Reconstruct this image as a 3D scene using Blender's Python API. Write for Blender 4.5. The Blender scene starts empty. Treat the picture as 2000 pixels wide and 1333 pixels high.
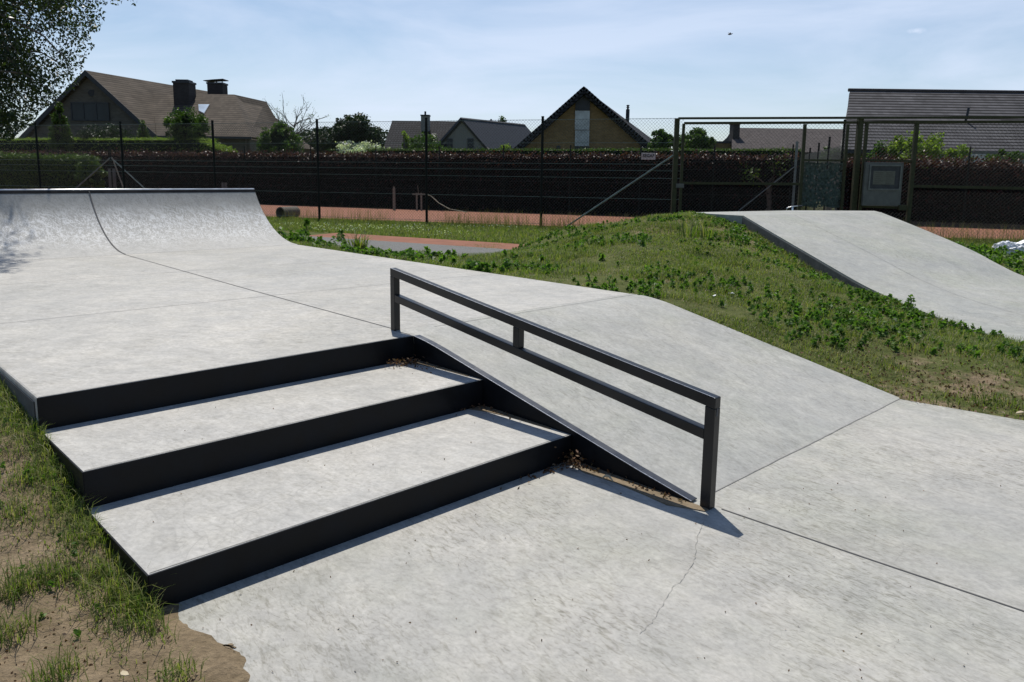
import bpy, bmesh, math, random
import numpy as np
from mathutils import Vector, Matrix
random.seed(7); rng = np.random.default_rng(11)
S = bpy.context.scene; COL = S.collection
# ------------------------------------------------------------------ camera frame
F, CX, CY, H = 1502.0, 1000.0, 583.0, 1.6
ROLL = math.radians(0.7); H0 = 342.6346
PITCH = math.atan((CY - H0) * math.cos(ROLL) / F)
cp, sp = math.cos(PITCH), math.sin(PITCH); cr, sr = math.cos(ROLL), math.sin(ROLL)
FW = Vector((0, cp, -sp)); UP0 = Vector((0, sp, cp)); R0 = Vector((1, 0, 0))
RT = R0 * cr + UP0 * sr; UPV = UP0 * cr - R0 * sr
EYE = Vector((0, 0, H))
def ray(x, y): return FW * F + RT * (x - CX) - UPV * (y - CY)
def at(x, y, z=0.0):
    r = ray(x, y); return EYE + r * ((z - H) / r.z)
def PY(x, y, Y):                       # world point that stands at distance Y
    r = ray(x, y); return EYE + r * (Y / r.y)
def zrow(y, x, Y): return PY(x, y, Y).z
UX = (0.72088318, 0.69305659)
def W(u, v, z=0.0): return Vector((u * UX[0] - v * UX[1], u * UX[1] + v * UX[0], z))
def UVc(x, y): return x * UX[0] + y * UX[1], -x * UX[1] + y * UX[0]

cam_d = bpy.data.cameras.new('camera'); cam = bpy.data.objects.new('camera', cam_d); COL.objects.link(cam)
cam_d.sensor_fit = 'HORIZONTAL'; cam_d.sensor_width = 36; cam_d.lens = F / 2000 * 36
cam_d.shift_y = -(666.5 - CY) / 2000
cam_d.clip_start = 0.05; cam_d.clip_end = 3000
M = Matrix((RT, UPV, -FW)).transposed().to_4x4(); M.translation = EYE
cam.matrix_world = M; S.camera = cam

# ------------------------------------------------------------------ materials
class NT:
    def __init__(s, name):
        s.m = bpy.data.materials.new(name); s.m.use_nodes = True
        s.t = s.m.node_tree; s.b = s.t.nodes['Principled BSDF']; s.o = s.t.nodes['Material Output']
        s.tc = None
    def n(s, k, **kw):
        nd = s.t.nodes.new(k)
        for a, v in kw.items(): setattr(nd, a, v)
        return nd
    def l(s, a, b): s.t.links.new(a, b)
    def co(s):
        if not s.tc: s.tc = s.n('ShaderNodeTexCoord')
        return s.tc.outputs['Object']
    def mapping(s, scale=(1, 1, 1), rot=(0, 0, 0)):
        r = s.n('ShaderNodeMapping'); r.inputs['Rotation'].default_value = rot; s.l(s.co(), r.inputs['Vector'])
        m = s.n('ShaderNodeMapping'); m.inputs['Scale'].default_value = scale
        s.l(r.outputs[0], m.inputs['Vector']); return m.outputs[0]
    def noise(s, scale, detail=4, rough=.55, vec=None, dist=0.0):
        nd = s.n('ShaderNodeTexNoise'); nd.inputs['Scale'].default_value = scale
        nd.inputs['Detail'].default_value = detail; nd.inputs['Roughness'].default_value = rough
        nd.inputs['Distortion'].default_value = dist
        s.l(vec if vec is not None else s.co(), nd.inputs['Vector']); return nd.outputs['Fac']
    def ramp(s, fac, stops):
        r = s.n('ShaderNodeValToRGB'); e = r.color_ramp.elements
        while len(e) > 1: e.remove(e[-1])
        for i, (p, c) in enumerate(stops):
            el = e[0] if i == 0 else e.new(p)
            el.position = p
            el.color = (c, c, c, 1) if isinstance(c, (int, float)) else (*c, 1)
        s.l(fac, r.inputs[0]); return r.outputs[0]
    def mix(s, fac, a, b, mode='MIX'):
        m = s.n('ShaderNodeMix', data_type='RGBA', blend_type=mode)
        def put(sock, v):
            if isinstance(v, (int, float)): sock.default_value = v
            elif isinstance(v, tuple): sock.default_value = (*v, 1)
            else: s.l(v, sock)
        if isinstance(fac, (int, float)): m.inputs[0].default_value = fac
        else: s.l(fac, m.inputs[0])
        put(m.inputs[6], a); put(m.inputs[7], b); return m.outputs[2]
    def math(s, op, a, b=0.0, clamp=False):
        m = s.n('ShaderNodeMath', operation=op); m.use_clamp = clamp
        for i, v in enumerate((a, b)):
            if isinstance(v, (int, float)): m.inputs[i].default_value = v
            else: s.l(v, m.inputs[i])
        return m.outputs[0]
    def bump(s, h, strength=.3, dist=.01):
        b = s.n('ShaderNodeBump'); b.inputs['Strength'].default_value = strength; b.inputs['Distance'].default_value = dist
        s.l(h, b.inputs['Height']); s.l(b.outputs[0], s.b.inputs['Normal'])
    def col(s, c):
        if isinstance(c, tuple): s.b.inputs['Base Color'].default_value = (*c, 1)
        else: s.l(c, s.b.inputs['Base Color'])
    def set(s, rough=.8, metal=0.0, spec=.5):
        s.b.inputs['Roughness'].default_value = rough; s.b.inputs['Metallic'].default_value = metal
        s.b.inputs['Specular IOR Level'].default_value = spec

def concrete(name, base=(.47, .465, .445), rot=0.8, scuff=0.0, green=0.0, flecks=1.0):
    t = NT(name)
    big = t.noise(0.5, 5, .6); mid = t.noise(3.0, 8, .70, dist=.5); fine = t.noise(42, 5, .7)
    blotch = t.noise(8.5, 6, .66, t.mapping((1.0, 1.7, 1), (0, 0, rot)), .8)
    c = t.mix(t.ramp(big, [(.34, .0), (.66, 1.0)]), tuple(x * f for x, f in zip(base, (.88, .89, .89))), tuple(x * f for x, f in zip(base, (1.07, 1.06, 1.04))))
    stain = t.noise(.28, 7, .72, dist=.8); c = t.mix(t.ramp(stain, [(.50, 0.0), (.56, .55), (.60, .2), (.75, .6)]), c, t.mix(1.0, c, (.88, .875, .85), 'MULTIPLY'))
    c = t.mix(1.0, c, t.ramp(mid, [(.30, (.85, .855, .86)), (.47, (.97, .97, .97)), (.56, (1.04, 1.035, 1.025)), (.7, (1.13, 1.12, 1.10))]), 'MULTIPLY')
    c = t.mix(.72, c, t.ramp(blotch, [(.30, .80), (.46, .97), (.56, 1.05), (.70, 1.20)]), 'MULTIPLY')
    c = t.mix(.8, c, t.ramp(fine, [(.3, .80), (.6, 1.07)]), 'MULTIPLY')
    # short dark trowel and wheel flecks, gathered in drifts
    zone = t.ramp(t.noise(1.1, 5, .62), [(.38, .12), (.62, 1.0)])
    for k, (sc, ax, dr, lo, hi, dk) in enumerate(((11, 3.2, 0.0, .55, .62, .78), (19, 3.8, .16, .55, .63, .74), (27, 3.2, -.2, .56, .64, .68), (7, 6.5, .35, .60, .65, .78))):
        f_ = t.ramp(t.noise(sc, 4, .6, t.mapping((1.0, ax, 1), (0, 0, rot + dr)), .5), [(lo, 0.0), (hi, 1.0)])
        c = t.mix(t.math('MULTIPLY', t.math('MULTIPLY', f_, zone), flecks), c, t.mix(1.0, c, (dk, dk * .99, dk * .95), 'MULTIPLY'))
    # long faint curved scuffs
    for k, (sc, ang) in enumerate(((1.7, .5), (2.3, 1.9), (1.4, 2.7))):
        nz = t.noise(sc, 2, .5, t.mapping((1, 1.6, 1), (k, 0, ang)), 1.2)
        ring = t.ramp(t.math('ABSOLUTE', t.math('SUBTRACT', nz, .5)), [(0, 1.0), (.0035, .5), (.007, 0.0)])
        c = t.mix(t.math('MULTIPLY', t.math('MULTIPLY', ring, t.ramp(t.noise(1.9 + k, 3), [(.5, 0.0), (.62, 1.0)])), .28), c, (.18, .175, .165))
    if green:
        g = t.ramp(t.noise(.9, 6, .65), [(.45, 0.0), (.66, 1.0)])
        c = t.mix(t.math('MULTIPLY', g, green), c, t.mix(1.0, c, (.89, .915, .865), 'MULTIPLY'))
    vor = t.n('ShaderNodeTexVoronoi'); vor.inputs['Scale'].default_value = 7
    t.l(t.co(), vor.inputs['Vector'])
    sp_ = t.ramp(vor.outputs['Distance'], [(.03, .42), (.05, 1.0)])
    c = t.mix(t.ramp(t.noise(3.1, 2, .5), [(.54, 0.0), (.64, 1.0)]), c, t.mix(1.0, c, sp_, 'MULTIPLY'))
    if scuff:
        acc = None
        for k, (ang, sc) in enumerate(((0.2, 4), (.9, 3.4), (1.6, 5), (-.6, 4.4), (2.4, 3.2))):
            nz = t.noise(sc, 4, .6, t.mapping((1.0, 15, 4), (.3 * k, .2, ang)), .2)
            m = t.ramp(nz, [(.56, 0.0), (.62, 1.0)])
            acc = m if acc is None else t.math('MAXIMUM', acc, m)
        sep = t.n('ShaderNodeSeparateXYZ'); t.l(t.co(), sep.inputs[0])
        zz = t.ramp(t.math('ADD', t.math('MULTIPLY', sep.outputs[2], .8), t.math('MULTIPLY', t.math('SUBTRACT', t.noise(1.6, 4), .5), .3)), [(.02, .1), (.14, .8), (.34, 1.0), (.5, .12)])
        c = t.mix(t.math('MULTIPLY', t.math('MULTIPLY', acc, zz), scuff), c, (.60, .60, .59))
        top = t.ramp(t.math('ADD', t.math('MULTIPLY', sep.outputs[2], .8), t.math('MULTIPLY', t.math('SUBTRACT', t.noise(2.2, 5), .5), .35)), [(.30, 0.0), (.5, 1.0)])
        c = t.mix(t.math('MULTIPLY', top, .55), c, t.mix(1.0, c, (.66, .68, .69), 'MULTIPLY'))
    t.col(c); t.set(.7, 0, .35)
    t.l(t.ramp(mid, [(.3, .62), (.7, .85)]), t.b.inputs['Roughness'])
    t.bump(t.math('ADD', t.math('MULTIPLY', fine, .4), t.math('ADD', blotch, mid)), .22, .005)
    return t.m

def simple(name, c, rough=.7, metal=0.0, spec=.5, nscale=8, var=.25, bump=0.0):
    t = NT(name); nz = t.noise(nscale, 5, .6)
    t.col(t.mix(t.ramp(nz, [(.3, 0.0), (.7, 1.0)]), tuple(x * (1 - var) for x in c), tuple(min(1, x * (1 + var)) for x in c)))
    t.set(rough, metal, spec)
    if bump: t.bump(t.noise(nscale * 4, 4, .6), bump, .01)
    return t.m

def black_steel(name, c=(.0065, .007, .0085), rough=.42, spec=.15):
    t = NT(name)
    n1 = t.noise(6, 5, .6); n2 = t.noise(45, 4, .7, t.mapping((1, 1, 6)))
    cc = t.mix(t.ramp(n1, [(.4, 0.0), (.75, 1.0)]), c, tuple(x * 1.9 for x in c))
    cc = t.mix(t.ramp(n2, [(.68, 0.0), (.78, .6)]), cc, (.04, .038, .035))
    t.col(cc); t.set(rough, 0, spec)
    t.l(t.ramp(n1, [(.3, rough - .06), (.7, rough + .16)]), t.b.inputs['Roughness'])
    t.bump(n1, .05, .004)
    return t.m

def foliage(name, cols, trans=.35, rough=.5, spec=.3):
    t = NT(name); g = t.n('ShaderNodeNewGeometry')
    c = t.ramp(g.outputs['Random Per Island'], [(i / max(1, len(cols) - 1), x) for i, x in enumerate(cols)])
    c = t.mix(.5, c, t.ramp(t.noise(1.3, 3), [(.3, .6), (.7, 1.35)]), 'MULTIPLY')
    t.col(c); t.set(rough, 0, spec)
    tr = t.n('ShaderNodeBsdfTranslucent')
    t.l(t.mix(1.0, c, (1.3, 1.55, .6), 'MULTIPLY'), tr.inputs[0])
    ms = t.n('ShaderNodeMixShader'); ms.inputs[0].default_value = trans
    t.l(t.b.outputs[0], ms.inputs[1]); t.l(tr.outputs[0], ms.inputs[2]); t.l(ms.outputs[0], t.o.inputs[0])
    return t.m

def rooftile(name, c, rowh=.33, colw=.25, depth=.5, dark=.35, use_cols=True, ang=0.0, axis=(1, 0)):
    """tile courses: rows follow height on the slope (object z), columns follow the ridge"""
    t = NT(name); sep = t.n('ShaderNodeSeparateXYZ'); t.l(t.co(), sep.inputs[0])
    def saw(v, period):
        return t.math('FRACT', t.math('MULTIPLY', v, 1.0 / period))
    r = saw(sep.outputs[2], rowh)
    along = t.math('ADD', t.math('MULTIPLY', sep.outputs[0], axis[0]), t.math('MULTIPLY', sep.outputs[1], axis[1]))
    cc = saw(along, colw)
    nz = t.noise(.8, 6, .65)
    col = t.mix(t.ramp(nz, [(.3, 0.0), (.7, 1.0)]), tuple(x * .75 for x in c), tuple(x * 1.25 for x in c))
    wn = t.n('ShaderNodeTexWhiteNoise', noise_dimensions='3D')
    cmb = t.n('ShaderNodeCombineXYZ')
    t.l(t.math('FLOOR', t.math('MULTIPLY', sep.outputs[2], 1 / rowh)), cmb.inputs[0])
    t.l(t.math('FLOOR', t.math('MULTIPLY', along, 1 / colw)), cmb.inputs[1]); t.l(cmb.outputs[0], wn.inputs[0])
    col = t.mix(.6, col, t.ramp(wn.outputs[0], [(0, .75), (1, 1.25)]), 'MULTIPLY')
    lines = t.ramp(r, [(0, dark), (.28, dark), (.42, 1.0), (1, 1.25)])
    col = t.mix(1.0, col, lines, 'MULTIPLY')
    if use_cols:
        col = t.mix(.8, col, t.ramp(cc, [(0, .45), (.25, 1.0), (.6, 1.3), (1, .5)]), 'MULTIPLY')
    t.col(col); t.set(.85, 0, .12)
    hh = t.math('ADD', t.math('MULTIPLY', r, -1.0), t.math('MULTIPLY', t.math('SINE', t.math('MULTIPLY', cc, 6.283)), .35 if use_cols else 0.0))
    t.bump(hh, depth, .04)
    return t.m

def brick(name, c, mortar=(.2, .19, .17), sc=4.0):
    t = NT(name); b = t.n('ShaderNodeTexBrick')
    mp = t.mapping((1, 1, 1), (math.radians(90), 0, 0)); t.l(mp, b.inputs['Vector'])
    b.inputs['Scale'].default_value = sc; b.inputs['Color1'].default_value = (*c, 1)
    b.inputs['Color2'].default_value = (*[x * .75 for x in c], 1); b.inputs['Mortar'].default_value = (*mortar, 1)
    b.inputs['Mortar Size'].default_value = .012; b.inputs['Brick Width'].default_value = .9; b.inputs['Row Height'].default_value = .3
    t.col(t.mix(.6, b.outputs[0], t.ramp(t.noise(1.2, 5), [(.3, .75), (.7, 1.2)]), 'MULTIPLY')); t.set(.9, 0, .2)
    return t.m

def glass_dark(name, c=(.02, .025, .03), rough=.06):
    t = NT(name); t.col(t.mix(t.ramp(t.noise(.7, 3), [(.3, 0.0), (.7, 1.0)]), c, tuple(x * 1.8 for x in c))); t.set(max(rough, .25), 0, .25); return t.m

def ground_mat():
    t = NT('soil_and_turf')
    n1 = t.noise(.9, 6, .65); n2 = t.noise(5, 6, .7); n3 = t.noise(34, 5, .7); n4 = t.noise(1.6, 5, .6, t.mapping((1.1, .9, 1), (0, 0, .7)))
    soil = t.mix(t.ramp(n2, [(.3, 0.0), (.7, 1.0)]), (.15, .113, .068), (.29, .222, .145))
    soil = t.mix(.8, soil, t.ramp(n3, [(.3, .65), (.65, 1.15)]), 'MULTIPLY')
    turf = t.mix(t.ramp(n2, [(.3, 0.0), (.7, 1.0)]), (.055, .072, .018), (.13, .138, .048))
    turf = t.mix(.7, turf, t.ramp(n3, [(.3, .5), (.65, 1.3)]), 'MULTIPLY')
    # bare soil weight comes from a vertex attribute (where the turf has worn away) broken up by noise
    at_ = t.n('ShaderNodeAttribute', attribute_name='bare')
    w = t.math('ADD', at_.outputs['Fac'], t.math('MULTIPLY', t.math('SUBTRACT', n4, .5), 1.1))
    w = t.math('ADD', w, t.math('MULTIPLY', t.math('SUBTRACT', n2, .5), .8))
    m = t.ramp(w, [(.42, 0.0), (.62, 1.0)])
    t.col(t.mix(m, turf, soil)); t.set(.95, 0, .1)
    t.bump(t.math('ADD', t.math('MULTIPLY', n2, 2.2), n3), .9, .02)
    return t.m
def soil_mat():
    t = NT('washed_sand'); n2 = t.noise(5, 6, .7); n3 = t.noise(34, 5, .7)
    c = t.mix(t.ramp(n2, [(.3, 0.0), (.7, 1.0)]), (.18, .14, .092), (.27, .21, .142)); t.col(t.mix(.8, c, t.ramp(n3, [(.3, .7), (.65, 1.12)]), 'MULTIPLY')); t.set(.95, 0, .1); t.bump(t.math('ADD', n2, n3), .5, .01); return t.m

MAT = {}
MAT['floor'] = concrete('floor_concrete', (.402, .391, .367), .82, green=.8)
MAT['bank'] = concrete('bank_concrete', (.386, .382, .362), .82, green=.8, flecks=.6)
MAT['plat'] = concrete('platform_concrete', (.43, .418, .395), .15, flecks=.6)
MAT['tread'] = concrete('tread_concrete', (.44, .428, .405), .5, flecks=.45)
MAT['qp'] = concrete('transition_concrete', (.40, .392, .376), .3, scuff=1.0, flecks=.5)
MAT['ramp'] = concrete('ramp_concrete', (.365, .366, .346), 1.4, green=1.0, flecks=.6)
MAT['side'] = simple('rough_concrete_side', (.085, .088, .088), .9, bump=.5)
MAT['steel'] = black_steel('black_painted_steel')
MAT['steelrail'] = black_steel('black_rail_paint', (.006, .0065, .008), .32, .4)
MAT['steelworn'] = black_steel('worn_black_steel_edge', (.022, .023, .028), .30, .6)
MAT['coping'] = simple('polished_coping_steel', (.8, .8, .8), .38, 1.0)
MAT['joint'] = simple('joint_filler', (.10, .095, .09), .9)
MAT['jointl'] = simple('pale_saw_cut', (.24, .235, .225), .9)
MAT['crack'] = simple('crack', (.29, .28, .255), .95)
MAT['ground'] = ground_mat()
MAT['sand'] = soil_mat()
MAT['clay'] = simple('red_clay', (.225, .090, .050), .95, nscale=2.2, var=.16, bump=.3)
MAT['asphalt'] = simple('grey_asphalt', (.13, .13, .125), .9, nscale=40, var=.4, bump=.5)
MAT['board'] = simple('dark_board', (.05, .035, .028), .8)
MAT['grass'] = foliage('grass_blades', [(.07, .11, .018), (.115, .165, .028), (.16, .19, .045), (.28, .25, .12)], .44)
MAT['grassdry'] = foliage('dry_grass_stems', [(.16, .13, .06), (.28, .22, .11), (.12, .14, .05)], .3)
MAT['weed'] = foliage('weed_leaves', [(.05, .10, .018), (.09, .17, .03), (.15, .24, .05)], .45, .5, .25)
MAT['leafbirch'] = foliage('birch_leaves', [(.010, .020, .005), (.022, .040, .009), (.05, .07, .016)], .28, .4, .4)
MAT['leafgreen'] = foliage('garden_leaves', [(.028, .058, .012), (.052, .10, .019), (.095, .15, .032)], .34)
MAT['leafdark'] = foliage('dark_garden_leaves', [(.008, .02, .006), (.014, .032, .009), (.024, .045, .011)], .2)
MAT['leaflime'] = foliage('lime_leaves', [(.11, .17, .025), (.17, .24, .04), (.24, .29, .06)], .4)
MAT['leafred'] = foliage('copper_beech_leaves', [(.002, .0015, .002), (.004, .002, .003), (.006, .0025, .004), (.009, .003, .005), (.07, .02, .02)], .06, .5, .2)
MAT['leafredsunlit'] = foliage('copper_beech_sunlit_top', [(.010, .004, .005), (.03, .010, .011), (.07, .022, .020), (.12, .045, .035), (.05, .035, .015)], .22, .45, .3)  # brighter copy of the beech leaves: sunlight on the hedge top put into colour
MAT['leafolive'] = foliage('conifer_leaves', [(.025, .055, .009), (.055, .10, .014), (.11, .155, .022)], .28)
MAT['flower'] = foliage('white_blossom', [(.55, .56, .5), (.8, .8, .76), (.4, .45, .3)], .3)
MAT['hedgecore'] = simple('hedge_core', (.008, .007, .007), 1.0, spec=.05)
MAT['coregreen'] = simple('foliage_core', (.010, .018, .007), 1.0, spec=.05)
MAT['bark'] = simple('bark', (.09, .075, .06), .9, bump=.6)
MAT['wood'] = simple('weathered_wood', (.22, .19, .15), .85, nscale=20, bump=.4)
MAT['post'] = simple('dark_green_post', (.004, .007, .006), .6, spec=.2)
MAT['gate'] = simple('olive_painted_steel', (.05, .052, .026), .6, spec=.2, nscale=14, var=.3)
MAT['wire'] = simple('green_wire', (.02, .03, .027), .5)
MAT['wirelight'] = simple('tension_wire', (.13, .18, .17), .4)
MAT['net'] = foliage('windbreak_net', [(.02, .045, .035), (.035, .07, .055)], .3)
MAT['board_grey'] = simple('grey_metal_board', (.10, .102, .094), .45, nscale=5)
MAT['paper'] = simple('yellowed_paper', (.15, .145, .115), .8, nscale=14, var=.12)
MAT['white'] = simple('white_paint', (.42, .43, .42), .6, var=.1)
MAT['blackink'] = simple('black_lettering', (.02, .02, .022), .6)
MAT['leafdead'] = foliage('dead_leaves', [(.10, .045, .02), (.18, .09, .045), (.06, .035, .02), (.25, .16, .09)], .15)
MAT['straw'] = simple('pale_straw', (.5, .42, .28), .8)
MAT['bag'] = simple('white_plastic_bag', (.75, .76, .78), .35, nscale=6, var=.08, bump=.6)

# ------------------------------------------------------------------ helpers
def tag(o, label=None, cat=None, group=None, kind=None):
    if label: o['label'] = label
    if cat: o['category'] = cat
    if group: o['group'] = group
    if kind: o['kind'] = kind
    return o
def empty(name, loc, label, cat, group=None):
    o = bpy.data.objects.new(name, None); COL.objects.link(o); o.location = loc; o.empty_display_size = .2
    return tag(o, label, cat, group)

class MB:
    def __init__(s): s.v = []; s.f = []
    def face(s, pts):
        n = len(s.v); s.v += [tuple(p) for p in pts]; s.f.append(tuple(range(n, n + len(pts)))); return s
    def prism(s, pts, off):
        """closed prism: polygon pts swept by vector off"""
        off = Vector(off); a = [Vector(p) for p in pts]; n = len(a); k = len(s.v)
        nrm = Vector((0, 0, 0))
        for i in range(n): nrm += a[i].cross(a[(i + 1) % n])
        if nrm.dot(off) > 0: a.reverse()
        s.v += [tuple(p) for p in a] + [tuple(p + off) for p in a]
        s.f.append(tuple(range(k, k + n))); s.f.append(tuple(reversed(range(k + n, k + 2 * n))))
        for i in range(n):
            j = (i + 1) % n; s.f.append((k + j, k + i, k + n + i, k + n + j))
        return s
    def box(s, a, b):
        x0, y0, z0 = a; x1, y1, z1 = b
        return s.prism([(x0, y0, z0), (x1, y0, z0), (x1, y1, z0), (x0, y1, z0)], (0, 0, z1 - z0))
    def beam(s, a, b, w, h, up=(0, 0, 1)):
        a = Vector(a); b = Vector(b); d = (b - a).normalized(); up = Vector(up)
        if abs(d.dot(up)) > .98: up = Vector((0, 1, 0))
        sd = d.cross(up).normalized(); u2 = sd.cross(d).normalized()
        q = [a + sd * (w / 2) * i + u2 * (h / 2) * j for i, j in ((-1, -1), (1, -1), (1, 1), (-1, 1))]
        return s.prism(q, b - a)
    def tube(s, pts, rad, n=8, cap=True):
        pts = [Vector(p) for p in pts]; k = len(s.v); m = len(pts)
        rads = rad if isinstance(rad, (list, tuple)) else [rad] * m
        prev = None
        for i, p in enumerate(pts):
            d = (pts[min(i + 1, m - 1)] - pts[max(i - 1, 0)]).normalized()
            ref = Vector((0, 0, 1)) if abs(d.z) < .95 else Vector((1, 0, 0))
            a = d.cross(ref).normalized() if prev is None else (prev - d * prev.dot(d)).normalized()
            prev = a; b = d.cross(a)
            for q in range(n):
                t = 2 * math.pi * q / n; s.v.append(tuple(p + (a * math.cos(t) + b * math.sin(t)) * rads[i]))
        for i in range(m - 1):
            for q in range(n):
                r = (q + 1) % n
                s.f.append((k + i * n + q, k + i * n + r, k + (i + 1) * n + r, k + (i + 1) * n + q))
        if cap:
            s.f.append(tuple(reversed(range(k, k + n)))); s.f.append(tuple(range(k + (m - 1) * n, k + m * n)))
        return s
    def grid(s, rows):
        k = len(s.v); n = len(rows[0])
        for r in rows: s.v += [tuple(p) for p in r]
        for i in range(len(rows) - 1):
            for j in range(n - 1):
                s.f.append((k + i * n + j, k + i * n + j + 1, k + (i + 1) * n + j + 1, k + (i + 1) * n + j))
        return s
    def build(s, name, mat, parent=None, bevel=0.0, smooth=False):
        me = bpy.data.meshes.new(name); me.from_pydata(s.v, [], s.f); me.update()
        o = bpy.data.objects.new(name, me); COL.objects.link(o)
        me.materials.append(mat)
        if parent is not None:
            o.parent = parent
            T = parent_offset(parent)
            for v in me.vertices: v.co -= T
            me.update()
        if smooth: me.shade_smooth()
        if bevel:
            b = o.modifiers.new('bevel', 'BEVEL'); b.width = bevel; b.segments = 2; b.limit_method = 'ANGLE'
        return o
def parent_offset(p):
    T = Vector((0, 0, 0))
    while p is not None: T += p.location; p = p.parent
    return T
def struct(o): o['kind'] = 'structure'; return o

def np_mesh(name, V, Fq, mat, parent=None, smooth=False):
    """V (n,3) array, Fq (m,k) array of equal-sized faces"""
    me = bpy.data.meshes.new(name); V = np.asarray(V, np.float32); Fq = np.asarray(Fq, np.int32)
    if parent is not None: V = V - np.array(parent_offset(parent), np.float32)
    me.vertices.add(len(V)); me.vertices.foreach_set('co', V.ravel())
    m, k = Fq.shape; me.loops.add(m * k); me.loops.foreach_set('vertex_index', Fq.ravel())
    me.polygons.add(m); me.polygons.foreach_set('loop_start', np.arange(0, m * k, k, dtype=np.int32))
    me.update(calc_edges=True); me.validate()
    me.materials.append(mat)
    if smooth: me.shade_smooth()
    o = bpy.data.objects.new(name, me); COL.objects.link(o)
    if parent is not None: o.parent = parent
    return o

def leaves(name, P, mat, size=.08, parent=None, aspect=.55, droop=0.0, jitter=.35, N=None):
    """one small pointed leaf (quad rhombus) per point of P"""
    P = np.asarray(P, float); n = len(P)
    d = rng.normal(size=(n, 3)); d[:, 2] -= droop * 1.5
    if N is not None: d = d * .6 + N
    d /= np.linalg.norm(d, axis=1)[:, None]
    r = rng.normal(size=(n, 3)); s = np.cross(d, r); s /= np.linalg.norm(s, axis=1)[:, None]
    nn = np.cross(d, s)
    L = size * (1 + jitter * rng.uniform(-1, 1, n))[:, None]
    a = P - d * L * .5; b = P + s * L * aspect * .5 - d * L * .08 + nn * L * .06
    c = P + d * L * .5; e = P - s * L * aspect * .5 - d * L * .08 + nn * L * .06
    V = np.stack([a, b, c, e], 1).reshape(-1, 3); Fq = np.arange(4 * n).reshape(n, 4)
    return np_mesh(name, V, Fq, mat, parent)

def blades(name, P, mat, h, w, bend=.5, parent=None, hj=.5, az=None):
    """grass blades: two stacked quads, the top one tapering to a point"""
    P = np.asarray(P, float); n = len(P)
    h = np.broadcast_to(h, n) * (1 + hj * rng.uniform(-1, 1, n)); w = np.broadcast_to(w, n)
    t = rng.uniform(0, 2 * math.pi, n) if az is None else az
    d = np.stack([np.cos(t), np.sin(t), np.zeros(n)], 1); s = np.stack([-np.sin(t), np.cos(t), np.zeros(n)], 1)
    bn = bend * rng.uniform(.3, 1.4, n)
    up = np.array([0, 0, 1.0])
    p0 = P; p1 = P + up * (h * .55)[:, None] + d * (h * bn * .25)[:, None]
    p2 = P + up * (h * (1 - .35 * bn))[:, None] + d * (h * bn * .9)[:, None]
    W2 = (w / 2)[:, None]
    V = np.stack([p0 - s * W2, p0 + s * W2, p1 + s * W2 * .8, p1 - s * W2 * .8, p2 + s * W2 * .1, p2 - s * W2 * .1], 1).reshape(-1, 3)
    b = (np.arange(n) * 6)[:, None]
    Fq = np.concatenate([b + np.array([0, 1, 2, 3]), b + np.array([3, 2, 4, 5])])
    return np_mesh(name, V, Fq, mat, parent)

# ------------------------------------------------------------------ terrain
ZP = .484                        # platform height
NOSE = [(2.78, .147), (3.54, .316), (4.27, ZP)]
UL, UR, UB = .855, 3.16, 5.92    # left side of the steps, hubba wall, right side of bank and platform
V_BASE, V_QP0, V_QP1, Z_COP = 1.98, 11.05, 12.50, 1.315
RQ = (1.45 ** 2 + .831 ** 2) / (2 * .831)
def qp_z(v): return ZP + (RQ - math.sqrt(max(0, RQ * RQ - (v - V_QP0) ** 2)))
def bank_z(v):
    z = .2155 * (v - V_BASE)
    if v > 4.0:                                  # rounded crest
        s = min(1, (v - 4.0) / .5); z0 = .2155 * 2.02; z = z0 + .2155 * .5 * (s - s * s / 2) 
    return min(max(z, 0), ZP)
RAMP_L = [(4.37, 14.69, .90), (4.53, 13.13, .63), (4.66, 11.65, .39), (4.77, 10.45, .195), (4.84, 9.64, .104), (4.90, 8.95, .05), (4.98, 8.06, .016), (5.06, 6.9, .008)]
RAMP_R = [(8.01, 16.85, .90), (8.15, 15.25, .63), (8.27, 13.9, .38), (8.33, 13.1, .19), (8.37, 12.6, .085), (8.42, 12.0, .035), (8.5, 11.0, .014), (8.66, 9.7, .008)]
DECK = [(4.37, 14.69), (8.01, 16.85), (8.25, 17.66), (6.3, 17.38), (3.57, 15.71)]
FLOOR_XY = [W(.86, 2.9)[:2], W(.86, -6)[:2], (16, -6), (16, 9.9), (8.75, 9.9), (5.07, 7.0), W(8.2, 1.0)[:2], W(7.2, .45)[:2], W(6.3, .55)[:2], W(5.99, 1.2)[:2], W(UB - .04, V_BASE + .03)[:2], W(UR + .002, V_BASE + .03)[:2], W(UR + .002, 2.9)[:2]]
FLOOR_SLAB = FLOOR_XY

def inside(px, py, poly):
    r = np.zeros(px.shape, bool); n = len(poly)
    for i in range(n):
        x0, y0 = poly[i]; x1, y1 = poly[(i + 1) % n]
        c = ((y0 > py) != (y1 > py)) & (px < (x1 - x0) * (py - y0) / (y1 - y0 + 1e-12) + x0)
        r ^= c
    return r
def dist_poly(px, py, poly):
    d = np.full(px.shape, 1e9); n = len(poly)
    for i in range(n):
        x0, y0 = poly[i]; x1, y1 = poly[(i + 1) % n]; dx, dy = x1 - x0, y1 - y0
        t = np.clip(((px - x0) * dx + (py - y0) * dy) / (dx * dx + dy * dy), 0, 1)
        d = np.minimum(d, np.hypot(px - x0 - t * dx, py - y0 - t * dy))
    return d
BOWL = [W(UL, 2.78)[:2], W(UR, 2.78)[:2], W(UR, V_BASE)[:2], W(UB, V_BASE)[:2], W(UB, 14.0)[:2], W(UL, 14.0)[:2]]
RAMPP = [p[:2] for p in RAMP_L] + [p[:2] for p in reversed(RAMP_R)] + [DECK[2], DECK[3], DECK[4]]
CP = []
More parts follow.
